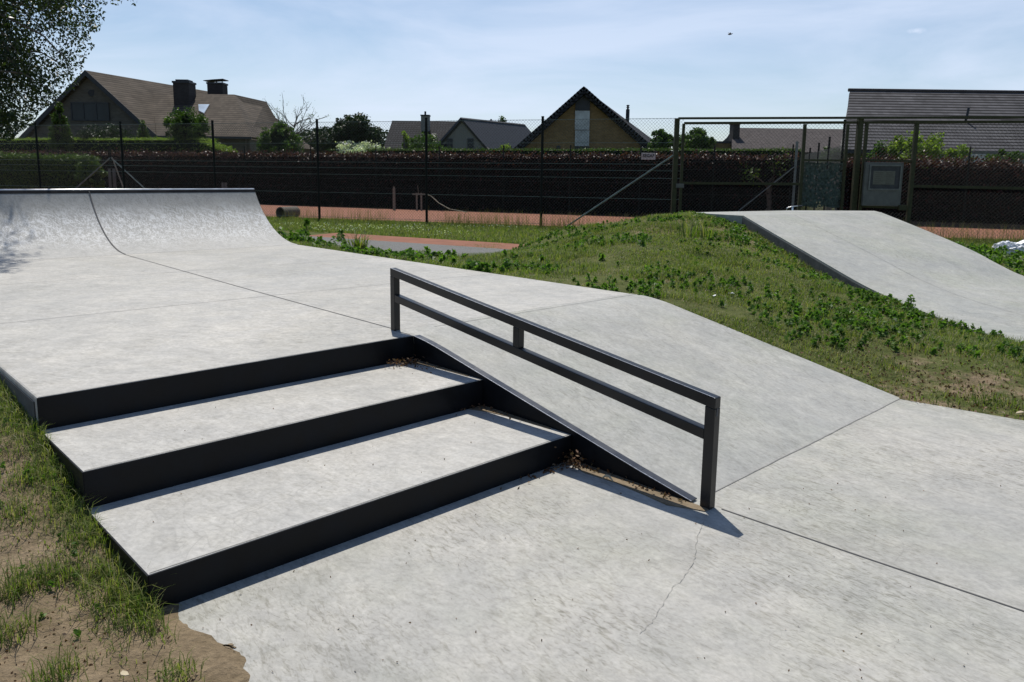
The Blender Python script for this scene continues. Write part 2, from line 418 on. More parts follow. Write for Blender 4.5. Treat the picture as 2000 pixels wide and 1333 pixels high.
def c_uv(u, v, z): p = W(u, v); CP.append((p.x, p.y, z))
def c_xy(x, y, z): CP.append((x, y, z))
# left of the steps
for v, z in ((2.0, .012), (2.78, .026), (3.1, .07), (3.54, .165), (3.9, .235), (4.27, .33), (5, .39), (6.5, .43), (9, .44), (11, .44)): c_uv(UL - .03, v, z)
for u, v, z in ((.4, 2.7, .01), (.45, 3.4, .06), (.4, 4.2, .17), (.2, 5.2, .26), (-.6, 7, .3), (-1, 10, .3), (-.5, 3, .0), (-3, 4, .0), (-4, 8, .05), (.3, 1, .005), (.6, 0, .0), (-3, 0, 0)): c_uv(u, v, z)
# behind and beside the quarter pipe
for u, v, z in ((-.6, 12.6, .5), (2, 13.9, .9), (4, 13.9, .8), (5.9, 13.9, .45), (0, 17, .05), (3, 17, .05), (6, 17, .0)): c_uv(u, v, z)
# along platform's right edge and bank
for v in (13.2, 12.4, 11.6, 10.5, 9, 8, 7, 6, 5, 4.5): c_uv(UB + .03, v, ZP - .035 if v < 12 else ZP - .03)
for v in (4.0, 3.5, 3.0, 2.5, 2.1): c_uv(UB + .03, v, bank_z(v) - .02)
for u, v, z in ((6.03, 1.2, -.012), (6.35, .58, -.01), (7.2, .5, -.01), (8.1, .95, -.012)): c_uv(u, v, z)
for x, y, z in RAMP_L: c_xy(x - .05, y, z - (.23 if z > .3 else .16 if z > .15 else .03 if z > .04 else .012))
for x, y, z in RAMP_R: c_xy(x + .06, y, min(z - .12, .06 + z * .25) if z > .1 else -.01)
# the mound
for (x, y, Y, dz) in ((1345, 416, 15.5, 0), (1300, 424, 15.3, 0), (1250, 430, 15.2, 0), (1180, 437, 15, 0), (1100, 447, 15, 0)): p = PY(x, y, Y); c_xy(p.x, p.y, p.z)
c_xy(3.0, 14.6, .88); c_xy(2.6, 13.5, .80); c_xy(3.6, 13.2, .72); c_xy(3.3, 11.5, .56); c_xy(3.9, 10.4, .33); c_xy(1.6, 13.2, .62); c_xy(1.9, 11.5, .60)
c_xy(2.6, 9.5, .46); c_xy(3.6, 8.6, .20); c_xy(.42, 13.6, .28); c_xy(4.2, 8.0, .05)
# flat land beyond
for x, y in ((1.5, 17.6), (3.2, 18.2), (5, 19), (7, 19.3), (9, 19), (-1, 16.5), (-4, 16.2), (-5.5, 18), (-9, 20), (10, 17), (10, 13), (12, 10.5), (-2.6, 14.7), (-.8, 14.6), (14, 20), (-14, 20), (-12, 12), (-8, 16), (-7.5, 18.3), (0, 20), (5, 22), (-5, 26), (20, 15), (10, 30), (-20, 30), (20, 30), (-30, 5), (30, 5), (0, -10), (20, -10), (-20, -10), (-8, 2), (0, 45), (45, 45), (-45, 45), (8, 12 - 1.4), (17, 11)):
    c_xy(x, y, -.012)
for x, y in ((-1.8, 15.6), (-.6, 15.3), (.1, 15.6), (.35, 16.4), (.45, 17.2), (.4, 18.0), (-.6, 17.6), (-1.6, 16.6)): c_xy(x, y, -.012)
for (u, v) in ((7.4, 8.5), (7.4, 7)): c_uv(u, v, .34)
c_uv(7.2, 10.4, .26); c_uv(7.1, 11.8, .28); c_uv(8.1, 12.4, .02); c_uv(8.3, 10.4, .05)
CPa = np.array(CP)
def _k(r): return r
_D = np.hypot(CPa[:, None, 0] - CPa[None, :, 0], CPa[:, None, 1] - CPa[None, :, 1])
_A = np.block([[_k(_D) - .02 * np.eye(len(CPa)), np.ones((len(CPa), 1))], [np.ones((1, len(CPa))), np.zeros((1, 1))]])
_wt = np.linalg.solve(_A, np.append(CPa[:, 2], 0))
def vnoise(x, y, s, seed=0):
    """cheap smooth value noise"""
    x = x / s + seed * 17.13; y = y / s + seed * 9.71
    xi = np.floor(x); yi = np.floor(y); fx = x - xi; fy = y - yi
    fx = fx * fx * (3 - 2 * fx); fy = fy * fy * (3 - 2 * fy)
    def h(a, b):
        t = np.sin(a * 127.1 + b * 311.7 + seed * 74.7) * 43758.5453; return t - np.floor(t)
    return (h(xi, yi) * (1 - fx) + h(xi + 1, yi) * fx) * (1 - fy) + (h(xi, yi + 1) * (1 - fx) + h(xi + 1, yi + 1) * fx) * fy
def terr(x, y, bumps=True):
    x = np.asarray(x, float); y = np.asarray(y, float); sh = x.shape; xf = x.ravel(); yf = y.ravel()
    out = np.zeros(len(xf))
    for i in range(0, len(xf), 20000):
        dx = np.hypot(xf[i:i + 20000, None] - CPa[None, :, 0], yf[i:i + 20000, None] - CPa[None, :, 1])
        out[i:i + 20000] = _k(dx) @ _wt[:-1] + _wt[-1]
    far = np.clip((np.hypot(xf, yf - 10) - 14) / 10, 0, 1); out = out * (1 - far) + (-.012) * far
    out = np.maximum(out, -.02)
    if bumps:
        edge = np.clip(dist_poly(xf, yf, BOWL) / .8, 0, 1) * np.clip(dist_poly(xf, yf, RAMPP) / .8, 0, 1) * np.clip(dist_poly(xf, yf, FLOOR_XY) / .8, 0, 1) * (1 - far)
        out += edge * ((vnoise(xf, yf, .55, 1) - .5) * .05 + (vnoise(xf, yf, 1.7, 2) - .5) * .08 * (yf > 5)) * np.clip((16 - yf + np.maximum(0, xf) * 0) / 1.5, 0, 1)
        out += .012 * (vnoise(xf, yf, .13, 3) - .5) * (1 - far)
    return out.reshape(sh)
def footprint(x, y):
    return inside(x, y, BOWL) | inside(x, y, RAMPP) | inside(x, y, FLOOR_XY)

def axis(lo, hi, step, ext):
    a = list(np.arange(lo, hi + 1e-6, step)); s = step
    u = hi
    while u < ext: s *= 1.22; u += s; a.append(u)
    s = step; u = lo
    while u > -ext: s *= 1.22; u -= s; a.insert(0, u)
    return np.array(a)
gx = axis(-7, 11, .1, 900); gy = axis(.6, 20, .1, 900)
gx = np.unique(np.round(np.concatenate([gx, np.arange(-2.6, .0, .025)]), 4)); gy = np.unique(np.round(np.concatenate([gy, np.arange(1.8, 4.2, .025)]), 4))
X, Y = np.meshgrid(gx, gy); Xf, Yf = X.ravel(), Y.ravel()
Z = terr(Xf, Yf)
ins = footprint(Xf, Yf)
dmin = np.full(len(Xf), 1e9)
near = (np.abs(Xf) < 20) & (Yf < 30)
dmin[near] = np.minimum(np.minimum(dist_poly(Xf[near], Yf[near], BOWL), dist_poly(Xf[near], Yf[near], RAMPP)), dist_poly(Xf[near], Yf[near], FLOOR_XY))
uu, vv = UVc(Xf, Yf)
# under the slabs the ground is dug away
deep = ins.copy()
for a_ in np.linspace(0, 2 * math.pi, 13)[:-1]: deep &= footprint(Xf + .12 * math.cos(a_), Yf + .12 * math.sin(a_))
inn_ = inside(Xf, Yf, BOWL) & (uu > UL + .1) & (uu < UR + .3) & (vv > 2.6) & (vv < 4.6); deep |= inn_ & (uu > UL + .13)
rim = ins & ~deep
surf = np.where(inside(Xf, Yf, BOWL), .20, 0.0)
Z[rim] = np.minimum(Z[rim], np.where(inside(Xf[rim], Yf[rim], BOWL), np.where((uu[rim] < 1.1) | (uu[rim] > 5.6), Z[rim] - .03, -.1), np.where(inside(Xf[rim], Yf[rim], RAMPP), Z[rim] - .05, -.06)))
bsurf = np.vectorize(lambda u, v: (bank_z(v) if v > V_BASE else 0) if u > 4 else 0.0)
k_ = rim & inside(Xf, Yf, BOWL) & (uu > 4) & (vv < 6); Z[k_] = np.minimum(Z[k_], bsurf(uu[k_], vv[k_]) - .05)
Z[deep] = -.75
# loose soil and sand washed in over the edge of the lower floor
lip = (uu > .7) & (uu < 1.6) & (vv > .5) & (vv < 2.84)
nzl = (vnoise(Xf, Yf, .22, 61) - .5) * .16 + (vnoise(Xf, Yf, .07, 62) - .5) * .07 + (vnoise(Xf, Yf, .03, 63) - .5) * .03
reach = .935 + nzl * .8 + .045 * np.exp(-((vv - 2.32) / .12) ** 2)
Z = np.where(lip & (uu > .80), np.where(uu < reach + .25, np.clip((reach - uu) * .12, np.where(uu < .90, .003, -.03), .007) + .001 * vnoise(Xf, Yf, .05, 64), Z), Z)
# grass verge keeps off the court and path (sheets sit just above)
V3 = np.stack([Xf, Yf, Z], 1); nx = len(gx); ny = len(gy)
idx = np.arange(nx * ny).reshape(ny, nx)
Fq = np.stack([idx[:-1, :-1], idx[:-1, 1:], idx[1:, 1:], idx[1:, :-1]], -1).reshape(-1, 4)
ground = np_mesh('ground', V3, Fq, MAT['ground'], smooth=True); struct(ground)
def bareness(x, y):
    u, v = UVc(x, y)
    left = (u < 1.0) & (y < 9)
    b = np.where(left, np.clip(.95 - .5 * np.clip((u + .0) / .85, 0, 1) ** 3 - .12 * np.clip(v - 3.2, 0, 2.5), .1, 1), .22 + .30 * np.clip(vnoise(x, y, .7, 29) * 3 - 1.7, 0, 1))
    # worn strip at the foot of the mound by the lower floor
    d = np.hypot(x - 3.4, (y - 5.7) * .8); b = np.where(~left & (d < 1.3), .34 + .18 * (1 - d / 1.3), b)
    b = np.where(~left & (np.hypot(x - 3.1, y - 13.5) < .9), .5, b)
    far = y > 17.0
    return np.where(far, .12, b)
bare = np.maximum(bareness(Xf, Yf), np.where((uu > .55) & (uu < 2) & (vv < 2.9), np.clip((uu - .3) / .3, 0, 1) * 1.9, 0)).astype(np.float32)
at_ = ground.data.attributes.new('bare', 'FLOAT', 'POINT'); at_.data.foreach_set('value', bare)

# ------------------------------------------------------------------ skatepark
PARK = struct(MB().prism([Vector((*p, -.7)) for p in FLOOR_XY], (0, 0, .7)).build('lower_floor', MAT['floor']))
plat = MB()
pl = [W(UL, 4.274), W(UR + .001, 4.274), W(UR + .001, 4.50), W(UB, 4.50), W(UB, V_QP0), W(UL, V_QP0)]
plat.prism([Vector((p.x, p.y, -.7)) for p in pl], (0, 0, .7 + ZP))
o = plat.build('platform', MAT['plat'], bevel=.012); struct(o)
# sanded concrete kerb along platform's left end is part of it: rough side face
MB().prism([W(UL - .006, 4.32, -.6), W(UL - .002, 4.32, -.6), W(UL - .002, 10.9, -.6), W(UL - .006, 10.9, -.6)], (0, 0, .6 + ZP - .03)).build('side_face', MAT['side'], o)

# steps
st = empty('steps', W(UL, 2.78, 0), 'three broad concrete steps with black steel risers leading up to the platform', 'steps')
for i, (v, z) in enumerate(NOSE[:2]):
    vb = NOSE[i + 1][0]
    MB().prism([W(UL + .004, v + .006, -.5), W(UR - .004, v + .006, -.5), W(UR - .004, vb + .004, -.5), W(UL + .004, vb + .004, -.5)], (0, 0, .5 + z)).build('tread', MAT['tread'], st)
for i, (v, z) in enumerate(NOSE):
    zb = -.3 if i == 0 else NOSE[i - 1][1] - .03
    MB().prism([W(UL, v, zb), W(UR - .006, v, zb), W(UR - .006, v + .005, zb), W(UL, v + .005, zb)], (0, 0, z - .0015 - zb)).build('riser', MAT['steel'], st)
    if i < 2:
        vb = NOSE[i + 1][0]
        MB().prism([W(UL - .002, v, -.3), W(UL + .003, v, -.3), W(UL + .003, vb - .001, -.3), W(UL - .002, vb - .001, -.3)], (0, 0, z - .0015 + .3)).build('side_plate', MAT['steel'], st)

# bank
bk = empty('bank', W(UR, V_BASE, 0), 'wide sloping concrete bank between the black rail and the grass mound', 'bank')
vs = [V_BASE - .0] + list(np.linspace(2.2, 4.0, 10)) + list(np.linspace(4.05, 4.499, 10))
rows = [[W(u, v, bank_z(v)) for u in np.linspace(UR + .005, UB, 12)] for v in vs]
b = MB(); b.grid(rows)
# side walls and underside
for u in (UR + .005, UB):
    for i in range(len(vs) - 1):
        a0, a1 = vs[i], vs[i + 1]
        q = [W(u, a0, -.4), W(u, a1, -.4), W(u, a1, bank_z(a1)), W(u, a0, bank_z(a0) )]
        b.face(q)
b.build('slope', MAT['bank'], bk, smooth=False)
# steel clad wall beside the steps with an angle edge on top
prof = [(V_BASE + .0, .006)] + [(v, bank_z(v)) for v in np.linspace(2.3, 4.0, 6)] + [(4.12, bank_z(4.12)), (4.268, bank_z(4.268))]
wl = [W(UR - .004, v, z) for v, z in prof] + [W(UR - .004, 4.268, -.3), W(UR - .004, V_BASE, -.3)]
MB().prism(wl, Vector(W(.009, 0)) ).build('steel_wall', MAT['steel'], bk)
eg = MB()
for (v0, z0), (v1, z1) in zip(prof[:-1], prof[1:]):
    eg.prism([W(UR - .006, v0, z0 + .001), W(UR + .048, v0, z0 + .001), W(UR + .048, v1, z1 + .001), W(UR - .006, v1, z1 + .001)], (0, 0, .006))
eg.build('edge_angle', MAT['steelworn'], bk, bevel=.0015)

# quarter pipe
q = empty('quarter_pipe', W(3.4, V_QP0, ZP), 'curved concrete quarter pipe with steel coping at the far end of the platform', 'quarter pipe')
vsq = list(np.linspace(V_QP0, V_QP1, 26))
UQL, UQR = UL, UB + .02
b = MB(); b.grid([[W(u, v, qp_z(v)) for u in np.linspace(UQL, UQR, 20)] for v in vsq])
sur = b.build('curved_face', MAT['qp'], q, smooth=True)
b = MB()
for u in (UQL, UQR):
    b.prism([W(u - .001 if u > 0 else u, v, qp_z(v) - .002) for v in vsq] + [W(u, V_QP1 + .12, Z_COP - .01), W(u, V_QP1 + .12, -.3), W(u, V_QP0, -.3)], Vector(W(-.06 if u > 0 else .06, 0)))
b.prism([W(UQL, V_QP1 + .02, -.3), W(UQR, V_QP1 + .02, -.3), W(UQR, V_QP1 + .9, -.3), W(UQL, V_QP1 + .9, -.3)], (0, 0, Z_COP - .015 + .3))
b.build('deck', MAT['side'], q)
MB().tube([W(UQL, V_QP1 + .020, Z_COP - .008), W(UQR, V_QP1 + .020, Z_COP - .008)], .022, 14).build('coping', MAT['coping'], q, smooth=True)
MB().prism([W(UQL, V_QP1 - .034, Z_COP - .050), W(UQL, V_QP1 - .008, Z_COP - .008), W(UQL, V_QP1 + .02, Z_COP - .008), W(UQL, V_QP1 + .02, Z_COP - .050)], Vector(W(UQR - UQL, 0))).build('coping_plate', MAT['steel'], q)
# joint up the curve
def strip(pts, w, mat, name, parent=None, lift=.004):
    """thin ribbon lying on a surface"""
    b = MB(); rowsL = []
    pts = [Vector(p) for p in pts]
    for i, p in enumerate(pts):
        d = (pts[min(i + 1, len(pts) - 1)] - pts[max(i - 1, 0)]); d.z = 0; d.normalize()
        s = Vector((-d.y, d.x, 0)) * (w / 2 if not callable(w) else w(i) / 2)
        up = Vector((0, 0, lift)); rowsL.append([p - s + up, p + s + up])
    b.grid(rowsL); return b.build(name, mat, parent)
strip([W(3.39, v, qp_z(v)) + W(0, -.004) for v in vsq], .016, MAT['joint'], 'joint', q, .006)
# platform joints
plo = o
strip([W(3.37, 11.045, ZP), W(3.24, 7.0, ZP), W(3.185, 4.56, ZP)], .009, MAT['joint'], 'joint', plo, .003)
for v in (6.56, 8.79):
    strip([W(UL, v, ZP), W(3.3, v - .02, ZP), W(UB, v - .12, ZP)], .007, MAT['jointl'], 'joint', plo, .003)
strip([W(UR + .3, 4.43, ZP), W(UB, 4.44, ZP)], .007, MAT['jointl'], 'joint', plo, .003)
# lower floor joints, crack
def jag(a, b, n, amp):
    r = []; a = Vector(a); b = Vector(b); d = b - a; s = Vector((-d.y, d.x, 0)).normalized(); off = 0
    for i in range(n + 1):
        off = off * .8 + random.uniform(-amp, amp); r.append(a + d * (i / n) + s * off)
    return r
strip([at(1409, 995), at(1700, 1094), at(2000, 1195), at(2000, 1195) + (at(2000, 1195) - at(1700, 1094)) * 3], .008, MAT['joint'], 'joint', PARK, .003)
crk = jag(at(1382, 1005), at(1350, 1110), 24, .006) + jag(at(1350, 1112), at(1250, 1240), 30, .008)[1:] 
strip(crk, lambda i: (.0022 + .0010 * math.sin(i * 1.7)) * (1.0 if i < 26 else .75), MAT['crack'], 'crack', PARK, .003)
strip(jag(W(3.3, V_BASE - .004), W(UB - .03, V_BASE - .004), 60, .0015), .007, MAT['jointl'], 'joint', PARK, .003)

# grind rail (sloping flat bar on two posts with a second bar below)
rl = empty('grind_rail', W(3.18, 3.2, 0), 'black square steel grind rail with two parallel sloping bars running down beside the steps', 'rail')
u0, u1 = 3.153, 3.203
def topz(v): return .567 + .1393 * (v - 1.90)
def lowz(v): return .7365 + .1363 * (v - 4.413)
off = Vector(W(u1 - u0, 0))
vA, vB = 4.543, 1.875
MB().prism([W(u0, vA, topz(vA)), W(u0, vB, topz(vB)), W(u0, vB, topz(vB) - .055), W(u0, vA, topz(vA) - .055)], off).build('top_bar', MAT['steelrail'], rl, bevel=.004)
MB().prism([W(u0, vA, ZP), W(u0, vA - .05, ZP), W(u0, vA - .05, topz(vA - .05) - .0555), W(u0, vA, topz(vA) - .0555)], off).build('post', MAT['steelrail'], rl, bevel=.003)
MB().prism([W(u0, vB + .055, 0), W(u0, vB, 0), W(u0, vB, topz(vB) - .0555), W(u0, vB + .055, topz(vB + .055) - .0555)], off).build('post', MAT['steelrail'], rl, bevel=.003)
MB().prism([W(u0 + .0008, vA - .0505, lowz(vA - .0505)), W(u0 + .0008, vB + .0555, lowz(vB + .0555)), W(u0 + .0008, vB + .0555, lowz(vB + .0555) - .052), W(u0 + .0008, vA - .0505, lowz(vA - .0505) - .052)], off * .97).build('lower_bar', MAT['steelrail'], rl, bevel=.003)
vm = 3.22
MB().prism([W(u0 + .0008, vm, lowz(vm) + .0005), W(u0 + .0008, vm + .05, lowz(vm + .05) + .0005), W(u0 + .0008, vm + .05, topz(vm + .05) - .0555), W(u0 + .0008, vm, topz(vm) - .0555)], off * .97).build('middle_post', MAT['steelrail'], rl, bevel=.003)

MAT['bare'] = simple('bare_worn_steel', (.55, .55, .56), .35, .9, nscale=60, var=.4)
MB().prism([W(u0 + .0015, vA - .01, topz(vA - .01) - .0004), W(u0 + .0055, vA - .01, topz(vA - .01) - .0004), W(u0 + .0055, vB + .01, topz(vB + .01) - .0004), W(u0 + .0015, vB + .01, topz(vB + .01) - .0004)], (0, 0, .0012)).build('worn_edge', MAT['bare'], rl)
we = MB()
for (v0, z0), (v1, z1) in zip(prof[:-1], prof[1:]):
    we.prism([W(UR - .0065, v0, z0 + .0065), W(UR - .002, v0, z0 + .0065), W(UR - .002, v1, z1 + .0065), W(UR - .0065, v1, z1 + .0065)], (0, 0, .0012))
we.build('worn_edge', MAT['bare'], bk)
tp = MB()
for k_, (z0_, z1_, w0_, w1_) in enumerate(((.47, .512, .012, .03),)):
    tp.prism([W(u0 + w0_, vB - .0008, z0_), W(u0 + w1_, vB - .0008, z0_ + .002), W(u0 + w1_ - .004, vB - .0008, z1_), W(u0 + w0_ + .003, vB - .0008, z1_ - .002)], Vector(W(0, -.0008)))
tp.build('sticker_remains', simple('torn_sticker', (.09, .09, .095), .8), rl)
# dark gap between the concrete and the steel nosing of each step
for i, (v, z) in enumerate(NOSE):
    par_ = st
    strip(jag(W(UL + .01, v + .013, z), W(UR - .01, v + .013, z), 60, .0006), .0035, MAT['joint'], 'nosing_gap', par_, .002)
# far ramp
fr = empty('ramp', Vector((6.3, 12, 0)), 'long pale concrete ramp sloping down from the deck behind the grass mound', 'ramp')
def crv(P, n=40):
    P = [Vector(p) for p in P]; out = []
    for i in range(len(P) - 1):
        p0 = P[max(i - 1, 0)]; p1 = P[i]; p2 = P[i + 1]; p3 = P[min(i + 2, len(P) - 1)]
        for k in range(6):
            t = k / 6
            out.append(.5 * ((2 * p1) + (p2 - p0) * t + (2 * p0 - 5 * p1 + 4 * p2 - p3) * t * t + (3 * p1 - p0 - 3 * p2 + p3) * t ** 3))
    out.append(P[-1]); return out
LL, RR = crv(RAMP_L), crv(RAMP_R)
b = MB(); b.grid([[l.lerp(r, t) for t in np.linspace(0, 1, 10)] for l, r in zip(LL, RR)])
for E_ in (LL, RR):
    for a, c in zip(E_[:-1], E_[1:]):
        b.face([Vector((a.x, a.y, -.4)), Vector((c.x, c.y, -.4)), c, a])
b.build('slope', MAT['ramp'], fr)
MB().prism([Vector((*p, .3)) for p in DECK], (0, 0, .598)).build('deck', MAT['ramp'], fr, bevel=.01)
strip([l.lerp(r, .33) for l, r in zip(LL, RR)], .006, MAT['jointl'], 'joint', fr, .004)
b = MB()
E_ = [e for e in LL if e.z > .09]
for a, c in zip(E_[:-1], E_[1:]):
    b.prism([Vector((a.x - .004, a.y, a.z - .03)), Vector((c.x - .004, c.y, c.z - .03)), Vector((c.x - .004, c.y, -.3)), Vector((a.x - .004, a.y, -.3))], (-.006, 0, 0))
b.build('side_wall', MAT['side'], fr)

# ------------------------------------------------------------------ sheets on the flat land: path, court
def sheet(name, pts, z, mat):
    return struct(MB().prism([Vector((p[0], p[1], -.05)) for p in pts], (0, 0, .05 + z)).build(name, mat))
A1, A2 = at(690, 458), at(1045, 480); B1, B2 = at(700, 468), at(1045, 487)
dA = (A2 - A1); dB = (B2 - B1)
L0 = A1 - dA * .10; L1 = A2 + dA * .9
n_ = Vector((dA.y, -dA.x, 0)).normalized()
sheet('clay_strip', [L0, L1, L1 + n_ * 1.3, L0 + n_ * 1.3], .012, MAT['clay'])
sheet('path', [L0 + n_ * 1.3, L1 + n_ * 1.3, L1 + n_ * 3.6, L0 + n_ * 3.2], .016, MAT['asphalt'])
FA, FB = at(500, 400), at(1250, 421.6)                 # far edge of the court
FC = at(2000, 449.6); dF = (FC - FA).normalized()
court = [FA - dF * 30, FA + dF * 60]
f0, f1, f2 = Vector((-6.69, 26.54, 0)), Vector((4.9, 22.75, 0)), Vector((13.66, 20.76, 0))  # fence line
df = (f1 - f0).normalized(); dg = (f2 - f1).normalized()
court_pts = [FA - dF * 25, FC + dF * 12, f2 + dg * 12 + Vector((.1, .1, 0)), f1 + Vector((.1, .5, 0)), f0 + Vector((.15, .5, 0)), f0 - df * 22 + Vector((.1, .5, 0))]
sheet('clay_court', court_pts, .02, MAT['clay'])
# sand washed over the concrete
sp1 = [(352, 1172), (366, 1178), (395, 1204), (387, 1224), (374, 1236), (372, 1248), (350, 1262), (360, 1276), (372, 1292), (400, 1290), (425, 1286), (418, 1278), (432, 1272), (448, 1282), (462, 1281), (472, 1290), (464, 1300), (470, 1314), (450, 1320), (420, 1314), (392, 1322), (388, 1340), (380, 1400), (290, 1400), (300, 1240), (318, 1198)]
def wob(pts):
    out = []
    for i in range(len(pts)):
        a = pts[i]; b = pts[(i + 1) % len(pts)]
        for k in range(10):
            t = k / 10; out.append((a[0] * (1 - t) + b[0] * t + random.uniform(-1.6, 1.6) + 3 * math.sin(len(out) * .7), a[1] * (1 - t) + b[1] * t + random.uniform(-1.1, 1.1) + 2 * math.sin(len(out) * .47)))
    return out
for pts in ([(436, 1262), (452, 1261), (460, 1266), (448, 1268)], [(395, 1276), (412, 1270), (430, 1271), (424, 1276), (404, 1281)]):
    struct(MB().prism([Vector((*at(x, y).xy, .002)) for x, y in wob(pts)], (0, 0, .0015)).build('sand', MAT['sand']))
# dust settled along the foot of the steel wall
b = MB()
du = [(2.77, .03), (2.6, .10), (2.4, .085), (2.2, .095), (2.05, .10), (1.95, .07), (1.88, .03)]
b.prism([W(UR - .004, v, .001) for v, w in du] + [W(UR - .004 - w - random.uniform(-.01, .015), v, .001) for v, w in reversed(du)], (0, 0, .0045))
struct(b.build('sand', MAT['sand']))
for (vn, zn, vb) in ((3.54, .316, 4.27), (2.78, .147, 3.54)):
    du = [(vb - .0, .12), (vb - .12, .07), (vb - .3, .035), (vb - .6, .02)]
    b = MB(); b.prism([W(UR - .007, v - .004, zn + .001) for v, w in du] + [W(UR - .007 - w, v - .004, zn + .001) for v, w in reversed(du)], (0, 0, .003)); struct(b.build('sand', MAT['sand']))
# ------------------------------------------------------------------ houses
def panel(name, pts, th, mat, parent):
    pts = [Vector(p) for p in pts]; n = Vector((0, 0, 0))
    for i in range(len(pts)): n += pts[i].cross(pts[(i + 1) % len(pts)])
    n.normalize()
    if n.z < 0 or (abs(n.z) < .05 and n.y > 0): n = -n
    return MB().prism(pts, -n * th).build(name, mat, parent)
def flatz(p, z): return Vector((p.x, p.y, z))
MAT['roofbrown'] = rooftile('brown_plain_tiles', (.092, .075, .059), .16, .22, .25, .66, False)
MAT['roofdark'] = rooftile('dark_pantiles', (.030, .030, .034), .22, .30, .6, .35, True)
MAT['roofgrey'] = rooftile('grey_interlocking_tiles', (.088, .086, .092), .155, .30, .7, .06, False)
MAT['roofflat'] = simple('mauve_grey_slates', (.085, .074, .072), .9, spec=.1, nscale=3)
MAT['brickdark'] = brick('dark_brick', (.13, .115, .095), (.12, .11, .10))
MAT['brickochre'] = brick('ochre_brick', (.25, .168, .08), (.22, .165, .10))
MAT['render'] = simple('grey_render', (.21, .205, .19), .9)
MAT['glass'] = glass_dark('window_glass')
MAT['skyglass'] = glass_dark('roof_window_glass', (.35, .42, .50), .25)
MAT['lead'] = simple('dark_trim', (.028, .03, .036), .6)
MAT['chim'] = brick('chimney_brick', (.06, .052, .05), (.07, .065, .06))
MAT['panelwhite'] = simple('pale_boarding', (.45, .47, .48), .7, nscale=3)

# house with the big brown roof
A = PY(172, 139, 53); E_ = PY(312, 268, 53)
h = empty('house', (A.x, 53, 0), 'leftmost house, large with brown tiled roof, two chimneys and dark gable', 'house')
Bq = PY(494, 195, 71.5); Bq.z = A.z; D = Bq - A
Lf = Vector((2 * A.x - E_.x - .4, 53, 3.6)); Ee = E_ + Vector((2.2, 0, -2.0)); Le = Lf + Vector((-1.8, 0, -1.7))
panel('wall', [A - Vector((0, 0, .25)), Ee + Vector((-.35, 0, -.2)), flatz(Ee + Vector((-.35, 0, 0)), 0), flatz(Le + Vector((.35, 0, 0)), 0), Le + Vector((.35, 0, -.2))], .3, MAT['brickdark'], h)
fo = Vector((0, -.35, 0))
rm = panel('roof', [A + fo, Ee + fo, Ee + D * .25, E_ + D * .25, E_ + D + Vector((.9, 0, -.15)), Bq], .22, MAT['roofbrown'], h)
panel('roof', [A + fo, Bq, Lf + D, Le + D * .0 + fo], .22, MAT['roofbrown'], h)
panel('bargeboard', [A + fo * 1.1 + Vector((0, 0, .02)), Ee + fo * 1.1, Ee + fo * 1.1 + Vector((-.12, 0, -.3)), A + fo * 1.1 + Vector((0, 0, -.35))], .05, MAT['lead'], h)
panel('bargeboard', [A + fo * 1.1 + Vector((0, 0, .02)), Le + fo * 1.1, Le + fo * 1.1 + Vector((.12, 0, -.3)), A + fo * 1.1 + Vector((0, 0, -.35))], .05, MAT['lead'], h)
w1, w2 = PY(296, 183, 57.5), PY(457, 181, 57.5); w2.z = w1.z
e1, e2 = PY(306, 268, 52.4), PY(490, 268, 52.4); e1.z = e2.z = 3.93
e3 = PY(566, 268, 63.6); e3.z = 3.93
panel('roof', [w1 + Vector((-1.2, 1.6, 0)), w1, e1, e2, w2], .2, MAT['roofbrown'], h)
panel('roof', [w2, e2, e3, w2 + Vector((.6, 5.5, 0))], .2, MAT['roofbrown'], h)
panel('wall', [flatz(e1, 0) + Vector((.2, .6, 0)), flatz(e2, 0) + Vector((-.6, .6, 0)), flatz(e2, 3.8) + Vector((-.6, .6, 0)), flatz(e1, 3.8) + Vector((.2, .6, 0))], .25, MAT['brickdark'], h)
panel('wall', [flatz(e2, 0) + Vector((-.6, .86, 0)), flatz(e3, 0) + Vector((-.6, 0, 0)), flatz(e3, 3.8) + Vector((-.6, 0, 0)), flatz(e2, 3.8) + Vector((-.6, .86, 0))], .2, MAT['brickdark'], h)
MB().beam(e1 + Vector((0, -.06, -.08)), e2 + Vector((.05, -.06, -.08)), .12, .14).build('gutter', MAT['lead'], h)
F1 = E_ + D * .3; F2 = E_ + D + Vector((.5, 0, -.2))
panel('wall', [flatz(F1, 0), flatz(F2, 0), flatz(F2, 3.6), flatz(F1, 3.6)], .2, MAT['brickdark'], h)
def winbox(parent, x0, y0, x1, y1, Y, panes, glass='glass', frame='lead', lift=.06):
    a = PY(x0, y0, Y); c = PY(x1, y1, Y); zt, zb = a.z, c.z
    fr_ = MB(); t = .07
    for bx in (((a.x, Y - lift, zb), (c.x, Y, zb + t)), ((a.x, Y - lift, zt - t), (c.x, Y, zt)), ((a.x, Y - lift, zb + t), (a.x + t, Y, zt - t)), ((c.x - t, Y - lift, zb + t), (c.x, Y, zt - t))): fr_.box(*bx)
    for k in range(1, panes): 
        xm = a.x + (c.x - a.x) * k / panes; fr_.box((xm - t / 2, Y - lift, zb + t), (xm + t / 2, Y, zt - t))
    w = fr_.build('window', MAT[frame], parent)
    MB().box((a.x + .03, Y - lift * .5, zb + .03), (c.x - .03, Y - lift * .5 + .015, zt - .03)).build('pane', MAT[glass], w)
    return w
winbox(h, 138, 200, 215, 237, 52.97, 3)
MB().tube([PY(179, 182, 52.93), PY(179, 182, 53.0)], .22, 14).build('vent', MAT['lead'], h)
